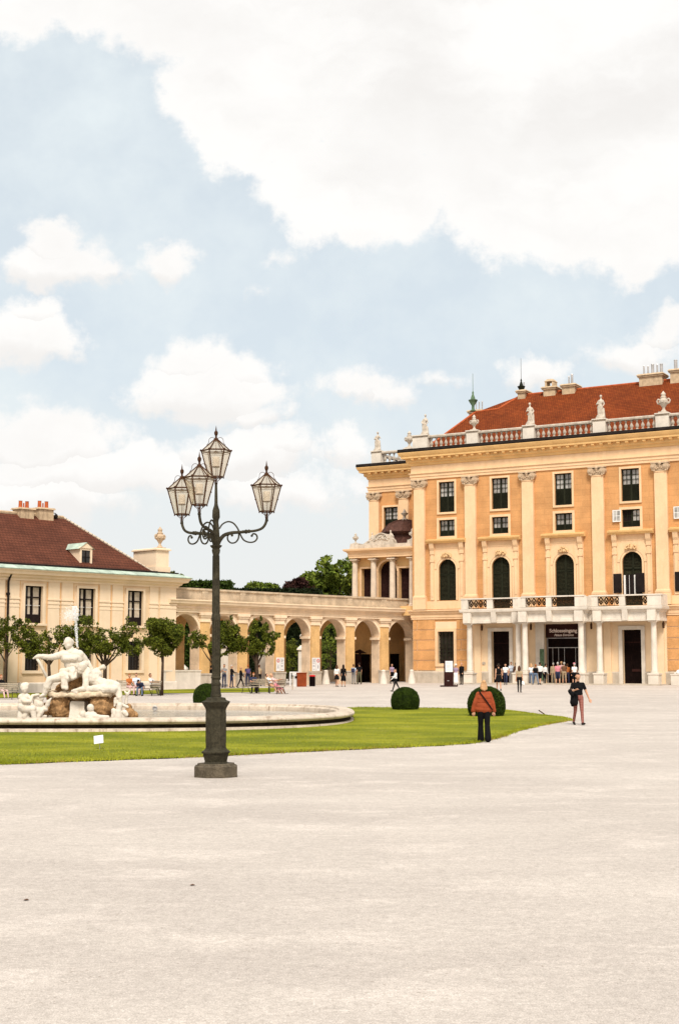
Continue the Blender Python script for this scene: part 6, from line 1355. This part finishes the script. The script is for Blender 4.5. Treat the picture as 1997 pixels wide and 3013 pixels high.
big_tree(-10.8, 176, 4.2, 12.7, 'bright green rounded tree beyond the arcade, right of the lamp post', 'leaf_bright', 46, 15000); big_tree(-7.3, 180, 3.6, 12.6, 'bright green tree between the rounded tree and the purple one', 'leaf_bright', 47, 13000)
def hedge(x, y, L_, D_, h, rz, label, mt, seed, n=16000, size=.16, z=.5):
    root = thing('hedge', label, 'hedge', (x, y, z), rz, 'clipped hedges behind the arcade'); q = MB(); q.box(.1, L_-.1, .1, D_-.1, 0, h-.12); q.build('hedge_core', 'leaf_dark', root); rg = np.random.default_rng(seed)
    f = rg.random(n); P = np.zeros((n,3)); top = f < .22; fr = (f >= .22) & (f < .8); sd = f >= .8
    P[:,0] = rg.random(n)*L_; P[:,1] = rg.random(n)*D_; P[:,2] = rg.random(n)*h; P[top,2] = h+rg.normal(size=top.sum())*.10; P[fr,1] = rg.normal(size=fr.sum())*.10; P[sd,0] = np.where(rg.random(sd.sum())<.5, 0, L_)+rg.normal(size=sd.sum())*.1
    a = rg.normal(size=(n,3)); a /= np.linalg.norm(a, axis=1)[:, None]; b = np.cross(a, rg.normal(size=(n,3))); b /= np.linalg.norm(b, axis=1)[:, None]; s = size*(.6+.8*rg.random(n))[:, None]
    v = np.stack([P-a*s, P-b*s*.5, P+a*s, P+b*s*.5], 1).reshape(-1, 3); me = bpy.data.meshes.new('leaves'); me.from_pydata(v.tolist(), [], np.arange(n*4).reshape(-1,4).tolist()); me.materials.append(M[mt]); link(bpy.data.objects.new('leaves', me), root)
hedge(-17.0, 148, 5.6, 3, 10.3, 0, 'tall dark clipped hedge showing above the parapet behind the lamp post', 'leaf_box', 51)
hedge(-11.5, 152, 9.5, 3, 9.7, 0, 'clipped green hedge behind the middle arches', 'leaf_dark', 52)
hedge(-2.0, 150, 10, 3, 8.6, 0, 'dark clipped hedge seen through the arches nearest the palace', 'leaf_dark', 53)
hedge(-26, 139, 9, 3, 8.3, R(10), 'dark clipped hedge seen through the first arch', 'leaf_dark', 54, 12000)
def shrub(x, y, r, h, label, mt, seed):
    root = thing('shrub', label, 'shrub', (x, y, .5), 0, 'shrubs seen through the arches'); q = MB()
    for i in range(5): q.tube([(0,0,0),(.4*math.cos(i*1.3),.3*math.sin(i*1.3),h*.5)], [.05,.02], 5)
    q.build('stem', 'bark', root); leaves('foliage', [(0,0,h*.6,r,r,h*.42),(.4*r,0,h*.8,r*.6,r*.6,h*.25),(-.5*r,0,h*.45,r*.6,r*.6,h*.3)], 3500, .09, mt, root, gap=1.5, seed=seed)
shrub(-4.7, 133, 1.1, 4.0, 'green leafy shrub low in the arch above the red-brown desk', 'leaf_mid', 61); shrub(-1.0, 140, 1.2, 7.6, 'bright green branch of a shrub high in the fifth arch', 'leaf_bright', 62)
p = G(42, 2030)

# ================================================================ street furniture, signs
def totem(px, py, w, h, label, panel, rz=0, base=True):
    o = thing('info_totem', label, 'sign', G(px, py), rz); s = MB(); s.box(-w/2,w/2,-.12,.12,.0,h); s.build('board', 'totem_brown', o)
    if base: s = MB(); s.box(-w/2-.28,w/2+.28,-.38,.38,0,.10); s.build('base', 'totem_brown', o)
    s = MB(); s.box(*panel); s.build('panel', 'sign_white', o); return o
t_ = totem(1320, 2021, .70, 2.0, 'dark brown free-standing board with pale panel before the orange corner window', (-.26,.30,-.135,-.121,1.10,1.92))
s = MB()
for z in (1.8, 1.72, 1.6, 1.52, 1.44, 1.3): s.box(-.2,-.2+random.uniform(.2,.4),-.14,-.1355,z,z+.02)
s.box(-.12,.02,-.127,-.121,.42,.47); s.build('text_lines', 'zinc', t_)
t_ = totem(1691, 2011, .66, 2.45, 'dark tall board with a white panel beside the palace entrance queue', (-.22,.30,-.135,-.121,1.0,1.75), -PA, False)
s = MB(); s.box(-.12,.16,-.14,-.1355,1.56,1.63); s.box(-.1,.2,-.14,-.1355,1.42,1.46); s.build('text_lines', 'sign_ink', t_)
o = thing('lawn_sign', 'small tilted white plate on a thin stake in the lawn before the fountain', 'sign', G(293, 2207)); s = MB(); s.M = Matrix.Translation((-.03,0,.26)) @ Matrix.Rotation(R(-38), 4, 'X') @ Matrix.Rotation(R(-9), 4, 'Y'); s.box(-.12,.12,-.008,.008,-.12,.13); s.M = None; s.build('plate', 'sign_white', o); s = MB(); s.tube([(0,.02,-.02),(0,.01,.22)], .01, 6); s.build('stake', 'zinc', o)
s = MB(); a, b = G(1603, 2104), G(1587, 2093); s.tube([(0,0,.01),(-.26,0,.19)], .025, 6); o = s.build('stake', 'bark'); o.location = a; tag(o, 'short dark wooden stake leaning low over the far edge of the lawn tip', 'stake')
s = MB(); s.box(-1.0,1.0,-.3,.3,0,.80); s.box(-1.04,1.04,-.34,.34,.80,.88); o = s.build('stone_bench', 'white_stone'); o.location = PW(23.7,-1.0,0.0); o.rotation_euler = (0,0,-PA); tag(o, 'pale block-shaped stone bench at the right edge by the palace wall', 'bench')
o = organic('bundle', [((0,0,.12),(.25,0,.10),.14,.10,0), ((.02,0,.2),(.1,0,.26),.12,.08,0), ((-.2,0,.06),(-.24,0,.06),.06,.05,0)], ['sign_white'], .02, smooth=2); o.location = PW(23.15,-1.0,.88); tag(o, 'white crumpled bundle lying on the stone bench at the right edge', 'bag')
s = MB(); s.box(-.14,.14,-.03,.0,0,.22); o = s.build('wall_plaque', 'plinth'); o.location = PW(7.0-.75,-.27,1.75)
o.location = PW(6.55,-.03,1.6); o.rotation_euler = (0,0,-PA); tag(o, 'small grey plaque on the palace wall left of the left dark door', 'plaque')
def bench(p, rz, w, label, back=True):
    o = thing('park_bench', label, 'bench', p, rz, 'slatted park benches')
    s = MB()
    for i in range(5): y = -.22+.10*i; s.box(-w/2,w/2,y-.035,y+.035,.42,.45)
    s.build('seat', 'bench_wood', o)
    if back:
        s = MB()
        for i in range(4): z = .54+.10*i; s.box(-w/2,w/2,.25+.03*i,.275+.03*i,z,z+.07)
        s.build('backrest', 'bench_wood', o)
    for x in (-w/2+.06, w/2-.06):
        s = MB(); s.tube([(x,-.26,0),(x,-.22,.22),(x,-.24,.41),(x,.20,.41),(x,.26,.5),(x,.37,.95)], .022, 5); s.tube([(x,.16,.41),(x,.24,.2),(x,.33,0)], .022, 5); s.tube([(x,-.24,.41),(x,-.26,.64),(x,.26,.64)], .018, 5); s.build('leg', 'bench_dark', o)
    return o
bench(G(736, 2041), R(-62), 1.5, 'dark slatted bench seen end-on under the right topiary tree'); bench(G(772, 2040), R(8), .95, 'short empty slatted chair-width bench in front of the arcade')
bench(G(815, 2042), R(-70), 1.6, 'slatted bench carrying the two lounging visitors'); bench(G(383, 2046), R(25), 1.6, 'dark slatted bench under visitors on the left of the thin-trunked tree'); bench(G(445, 2048), R(-60), 1.5, 'dark bench beside the thin-trunked clipped tree'); bench(G(10, 2058), R(-25), 1.7, 'dark slatted bench at the left edge')

for px, py, lab in ((566, 2607, 'small brown fallen leaf on the gravel below the lamp post'), (77, 2651, 'small brown fallen leaf on the gravel near the left edge')):
    s = MB(); s.add([(-.028,0,.004),(-.008,-.025,.008),(.03,.0,.006),(.0,.028,.010)], [(0,1,2,3)]); s.add([(-.028,0,.0),(-.008,-.025,.004),(.03,.0,.0),(.0,.028,.004)], [(3,2,1,0)]); o = s.build('fallen_leaf', 'cloth_brown', fix=False); o.location = G(px, py)+Vector((0,0,.004)); tag(o, lab, 'leaf', 'fallen leaves on the gravel')

# ================================================================ people
AW = (28, 10, 20, 0); AB = (-22, 8, 12, 0)          # swinging arms
# near woman in the rust jacket, seen from behind
r_, TM, k, pel = person(1424, 2184, 1.70, 180+4, 'woman seen from behind in rust jacket and flared black trousers walking on the lawn edge', 'cloth_rust', 'cloth_black', 'hair_blond', 'shoe_pale', 'skin', 'long', 'flare', hl=.07,
    L=(9,-1,6), Rl=(-7,-1,10), AL=(-4,15,14,0), AR=(-4,17,16,0), female=True, group=None, voxel=.010)
T = lambda x, y, z: TM @ Vector((x, y, z))
jk = [(T(-.13,0,.02),T(.13,0,.02),.125,.125,0),(T(-.10,0,.12),T(.10,0,.12),.135,.135,0),(T(-.10,0,.25),T(.10,0,.25),.125,.125,0),(T(-.11,0,.36),T(.11,0,.36),.125,.125,0),(T(-.14,.0,.44),T(.14,.0,.44),.085,.085,0),(T(0,.0,.46),T(0,0,.545),.085,.066,0),(T(-.15,-.02,.0),T(.15,-.02,.0),.10,.10,0)]
for s_ in (-1, 1):
    e_ = T(s_*.26,.015,.18); jk += [(T(s_*.16,.01,.455),e_,.078,.066,0),(e_,T(s_*.32,-.03,-.04),.066,.055,0)]
organic('jacket', [(a*k, b*k, c*k, d*k, m_) for a, b, c, d, m_ in jk], ['cloth_rust'], .011, r_, smooth=3, noise=.012, seed=2)
bgp = MB(); pts_ = []
for t_ in np.linspace(0, 1, 12): x = .13-.36*t_ ; z = .50-.50*t_; pts_.append(T(x, .135+.028*math.sin(t_*3.14), z)*k)
bgp.tube(pts_, .018, 6); bgp.tube([T(.13,.13,.50)*k, T(.13,0,.56)*k, T(.12,-.12,.46)*k], .018, 6); bgp.build('bag_strap', 'cloth_black', r_, smooth='all')
organic('hair_bun', [(T(0,.07,.80)*k, T(0,.08,.82)*k, .055, .05, 0)], ['hair_blond'], .012, r_, smooth=1)
# near man in black
r_, TM, k, pel = person(1702, 2134, 1.80, 8, 'man in black T-shirt and plaid red trousers walking towards the viewer at the lawn tip', 'cloth_black', 'cloth_plaid', 'hair_dark', 'shoe_dark', 'skin', 'short', 'long',
    L=(15,-1,5), Rl=(-10,-1,20), AL=(6,20,10,-.1), AR=(15,22,92,.75), group=None, voxel=.010, fat=1.02)
T = lambda x, y, z: TM @ Vector((x, y, z))
organic('jacket_at_waist', [(T(-.16,-.03,.12)*k, T(-.20,-.05,-.16)*k, .085, .11, 0), (T(-.10,-.09,.10)*k, T(-.13,-.10,-.2)*k, .07, .085, 0), (T(-.19,.02,.02)*k, T(-.20,0,-.24)*k, .08, .07, 0)], ['cloth_black'], .014, r_, smooth=3, noise=.015)
organic('bag', [(T(-.27,-.16,.12)*k, T(-.31,-.10,.22)*k, .075, .085, 0)], ['cloth_black'], .014, r_, smooth=2)
# visitors in the court, left to right: pixel position of the feet, height, facing (0 = towards the viewer), description, clothes
V_ = [
 (659,2024,1.72,-20,'grey-topped man with folded arms and blue jeans just right of the lamp post','cloth_grey','cloth_navy','hair_brown',dict(AL=(35,5,95,.9),AR=(30,5,100,.9))),
 (681,2024,1.66,70,'person in black jacket holding a pale blue bag right of the man with folded arms','cloth_black','cloth_navy','hair_grey',dict(sleeves='long',bag=('cloth_blue','side'),AL=(30,10,60,.2))),
 (621,2022,1.62,150,'dark-clothed person almost hidden behind the left side of the lamp post','cloth_black','cloth_black','hair_dark',dict(sleeves='long')),
 (708,2024,1.60,110,'light-haired person in dark suit striding behind the benches','cloth_black','cloth_black','hair_blond',dict(sleeves='long',L=(24,1,4),Rl=(-20,1,8))),
 (729,2022,1.68,190,'person wearing a purple backpack in front of the arcade','cloth_navy','cloth_navy','hair_ginger',dict(bag=('cloth_plum','backpack'))),
 (762,2021,1.66,200,'person with tan and black top standing behind the dark tree trunk','cloth_tan','cloth_black','hair_brown',dict(bag=('cloth_black','side'))),
 (991,2021,1.62,165,'woman in white jacket and short black skirt with bare legs before the fifth arch','cloth_white','skin','hair_brown',dict(sleeves='long',legs='bare',female=True,skirt=('cloth_black',.06,-.34,.15,.22),hl=.1,L=(12,1,3),Rl=(-10,1,8))),
 (1010,2021,1.64,178,'woman with long dark hair and black knee-length dress seen from behind','cloth_black','skin','hair_dark',dict(sleeves='long',legs='bare',female=True,skirt=('cloth_black',.10,-.48,.15,.22),hl=.26)),
 (1040,2014,1.60,160,'person in pale top and grey trousers with navy bag near the dark arcade door','cloth_paleblue','cloth_grey','hair_brown',dict(bag=('cloth_navy','backpack'))),
 (1057,2014,1.72,200,'man in dark T-shirt and olive trousers beside the left dark arcade door','cloth_black','cloth_olive','hair_dark',dict()),
 (1153,2012,1.62,20,'curly-haired woman in lilac top behind the person in the white jacket','cloth_lilac','cloth_black','hair_dark',dict(hl=.12,female=True)),
 (1164,2036,1.52,-75,'person in white jacket and black trousers striding left behind the lone box shrub','cloth_white','cloth_black','hair_dark',dict(sleeves='long',L=(22,1,4),Rl=(-24,1,6),AL=(30,8,60,0))),
 (1341,2017,1.62,160,'woman with white cap, grey-mauve top and long white skirt beside the brown board','cloth_lilac','cloth_white','hair_grey',dict(female=True,skirt=('cloth_white',.06,-.82,.15,.25),hat='cloth_white')),
 (1358,2015,1.72,-40,'bald man in black suit and white shirt in front of the left portico column','cloth_black','cloth_black','bald',dict(sleeves='long',fat=1.1)),
 (1467,2033,1.78,178,'tall person in short black dress with bare legs before the left dark door','cloth_black','skin','hair_dark',dict(sleeves='none',legs='bare',female=True,skirt=('cloth_black',.10,-.36,.17,.24),L=(12,1,3),Rl=(-14,1,14))),
 (1487,2016,1.64,-15,'person in white shirt and dark jeans with grey bag strap before the left dark door','cloth_white','cloth_navy','hair_dark',dict(bag=('cloth_grey','side'),L=(10,1,3),Rl=(-14,1,8))),
 (1504,2012,1.72,10,'man in pale blue shirt holding a black bag right of the left dark door','cloth_paleblue','cloth_grey','hair_brown',dict(bag=('cloth_black','side'))),
 (1518,2012,1.66,-160,'person with brown top behind the woman carrying a white bag','cloth_brown','cloth_rose','hair_brown',dict(sleeves='long')),
 (1528,2038,1.66,165,'woman in patterned top and black trousers carrying a white bag towards the entrance','cloth_tan','cloth_black','hair_brown',dict(female=True,hl=.12,bag=('cloth_white','hand'),L=(12,1,3),Rl=(-10,1,8))),
 (1563,2015,1.64,175,'blond woman in white top and blue jeans left of the entrance','cloth_white','cloth_jeans','hair_blond',dict(female=True,hl=.08,L=(18,1,3),Rl=(-14,1,6))),
 (1576,2015,1.62,-170,'person in black waistcoat and pale jeans striding between two white-topped visitors','cloth_black','cloth_jeans','hair_ginger',dict(L=(24,1,3),Rl=(-22,1,6))),
 (1589,2015,1.74,150,'dark-haired man in white shirt and black shorts walking to the entrance','cloth_white','cloth_black','hair_dark',dict(legs='shorts',sleeves='long',L=(16,1,3),Rl=(-18,1,10))),
 (1602,2014,1.60,130,'dark-haired woman in loose white shirt and wide black trousers left of the entrance','cloth_white','cloth_black','hair_dark',dict(sleeves='long',female=True,lean=12,fat=1.15,AL=(10,35,40,0))),
 (1628,2013,1.66,178,'person in tan trousers at the left of the entrance queue','cloth_tan','cloth_tan','hair_grey',dict(sleeves='long')),
 (1641,2015,1.72,180,'stout visitor in pink shirt and navy shorts seen from behind in the entrance queue','cloth_pink','cloth_navy','hair_grey',dict(legs='shorts',fat=1.25)),
 (1652,2013,1.76,175,'tall visitor in rose-coloured shirt behind the pink shirt in the queue','cloth_rose','cloth_tan','hair_blond',dict()),
 (1660,2014,1.70,185,'grey-haired visitor in dark patterned top in the middle of the queue','cloth_brown','cloth_tan','hair_grey',dict(legs='shorts')),
 (1669,2013,1.58,170,'visitor in rust orange top near the right of the queue','cloth_orange','cloth_navy','hair_brown',dict(sleeves='long',fat=1.1)),
 (1690,2016,1.66,200,'visitor in pink-white shirt, cap and black shorts before the dark board','cloth_white','cloth_black','hair_grey',dict(legs='shorts',fat=1.2,hat='cloth_pink',bag=('cloth_black','side'))),
]
for (px, py, H, fc, lab, tp, bt, hr, kw) in V_:
    kw = dict(dict(AL=(random.uniform(-10,25),7,random.uniform(8,35),0), AR=(random.uniform(-10,25),7,random.uniform(8,35),0), L=(4,3,2), Rl=(-3,3,3)), **kw)
    person(px, py, H, fc, lab, tp, bt, hr, fat=kw.pop('fat', 1.0), **kw)
# seated and lounging visitors
SIT = dict(sit=.45, L=(82,8,80), Rl=(84,6,84), AL=(35,6,45,.3), AR=(35,6,45,.3))
person(2, 2054, 1.68, 55, 'person in black top seated on the bench at the left edge, pale trousers stretched out', 'cloth_black', 'cloth_rose', 'hair_ginger', 'shoe_dark', **dict(SIT, sleeves='long', L=(74,6,60), Rl=(70,6,50)), group='visitors seated on the benches')
person(378, 2046, 1.62, 40, 'person in orange top and white trousers seated on the bench by the tree', 'cloth_orange', 'cloth_rose', 'hair_ginger', 'shoe_dark', **dict(SIT, lean=8), group='visitors seated on the benches')
person(400, 2046, 1.72, 10, 'person in grey-white shirt seated beside the orange top', 'cloth_paleblue', 'cloth_rose', 'hair_brown', 'shoe_dark', **dict(SIT), group='visitors seated on the benches')
person(418, 2048, 1.70, -15, 'person in blue jeans bending forward on the bench left of the thin trunk', 'cloth_navy', 'cloth_jeans', 'hair_dark', 'shoe_dark', **dict(SIT, lean=62), group='visitors seated on the benches')
person(447, 2046, 1.68, 62, 'person in white shirt and olive trousers seated with legs stretched toward the thin trunk', 'cloth_white', 'cloth_olive', 'hair_brown', 'shoe_dark', **dict(SIT, L=(78,4,55), Rl=(72,4,45), lean=-12), group='visitors seated on the benches')
person(744, 2040, 1.66, 15, 'ginger-haired person in dark clothes seated on the end-on bench', 'cloth_navy', 'cloth_black', 'hair_ginger', 'shoe_dark', **dict(SIT, lean=14, AL=(40,6,70,.5), AR=(40,6,70,.5)), group='visitors seated on the benches')
person(797, 2040, 1.62, 70, 'dark-haired person in white top lounging back on the bench', 'cloth_white', 'skin', 'hair_dark', 'shoe_dark', **dict(SIT, legs='bare', sleeves='short', lean=-26, L=(66,4,42), Rl=(58,4,34)), group='visitors seated on the benches')
person(812, 2042, 1.70, 72, 'person in pink shirt lounging with bare legs stretched to the right', 'cloth_rose', 'cloth_pink', 'hair_blond', 'shoe_dark', **dict(SIT, legs='shorts', lean=-28, L=(60,4,26), Rl=(50,4,18)), group='visitors seated on the benches')

# ================================================================ one mesh per separate piece
def split_pieces(o):
    me = o.data; n = len(me.vertices); par = list(range(n))
    def find(a):
        while par[a] != a: par[a] = par[par[a]]; a = par[a]
        return a
    for e in me.edges:
        a, b = find(e.vertices[0]), find(e.vertices[1])
        if a != b: par[a] = b
    comp = {}
    for i in range(n): comp.setdefault(find(i), []).append(i)
    bb = []
    for k, vs in comp.items():
        P = np.array([me.vertices[i].co for i in vs]); bb.append([P.min(0)-.012, P.max(0)+.012, [k]])
    i = 0
    while i < len(bb):                              # join the components that touch
        j = i+1; hit = False
        while j < len(bb):
            if np.all(bb[i][0] <= bb[j][1]) and np.all(bb[j][0] <= bb[i][1]):
                bb[i] = [np.minimum(bb[i][0], bb[j][0]), np.maximum(bb[i][1], bb[j][1]), bb[i][2]+bb[j][2]]; bb.pop(j); hit = True
            else: j += 1
        if not hit: i += 1
    if len(bb) < 2: return
    root_of = {}
    for q, (_, _, ks) in enumerate(bb):
        for k in ks: root_of[k] = q
    faces = [[] for _ in bb]
    for p in me.polygons: faces[root_of[find(p.vertices[0])]].append(p)
    name = o.name.split('.')[0]
    for q, fs in enumerate(faces):
        idx = {}; vs = []; ff = []
        for p in fs:
            t = []
            for v in p.vertices:
                if v not in idx: idx[v] = len(vs); vs.append(tuple(me.vertices[v].co))
                t.append(idx[v])
            ff.append(t)
        m2 = bpy.data.meshes.new(name); m2.from_pydata(vs, [], ff)
        for m_ in me.materials: m2.materials.append(m_)
        m2.polygons.foreach_set('use_smooth', [p.use_smooth for p in fs]); m2.update()
        if q == 0: first = m2
        else: c = o.copy(); c.data = m2; COL.objects.link(c)
    o.data = first
SPLIT = ('pier_face', 'pier_base', 'pier_capital', 'plinth', 'wall_pier', 'pedestal', 'window_apron', 'bracket', 'parapet', 'parapet_pier', 'pilaster_strip', 'moulding_band', 'warm_joint', 'archivolt', 'door', 'rustication', 'handle', 'attic')
for o in list(COL.objects):
    if o.type == 'MESH' and o.parent and o.name.split('.')[0] in SPLIT and not (o.parent.name.startswith('urn')): split_pieces(o)
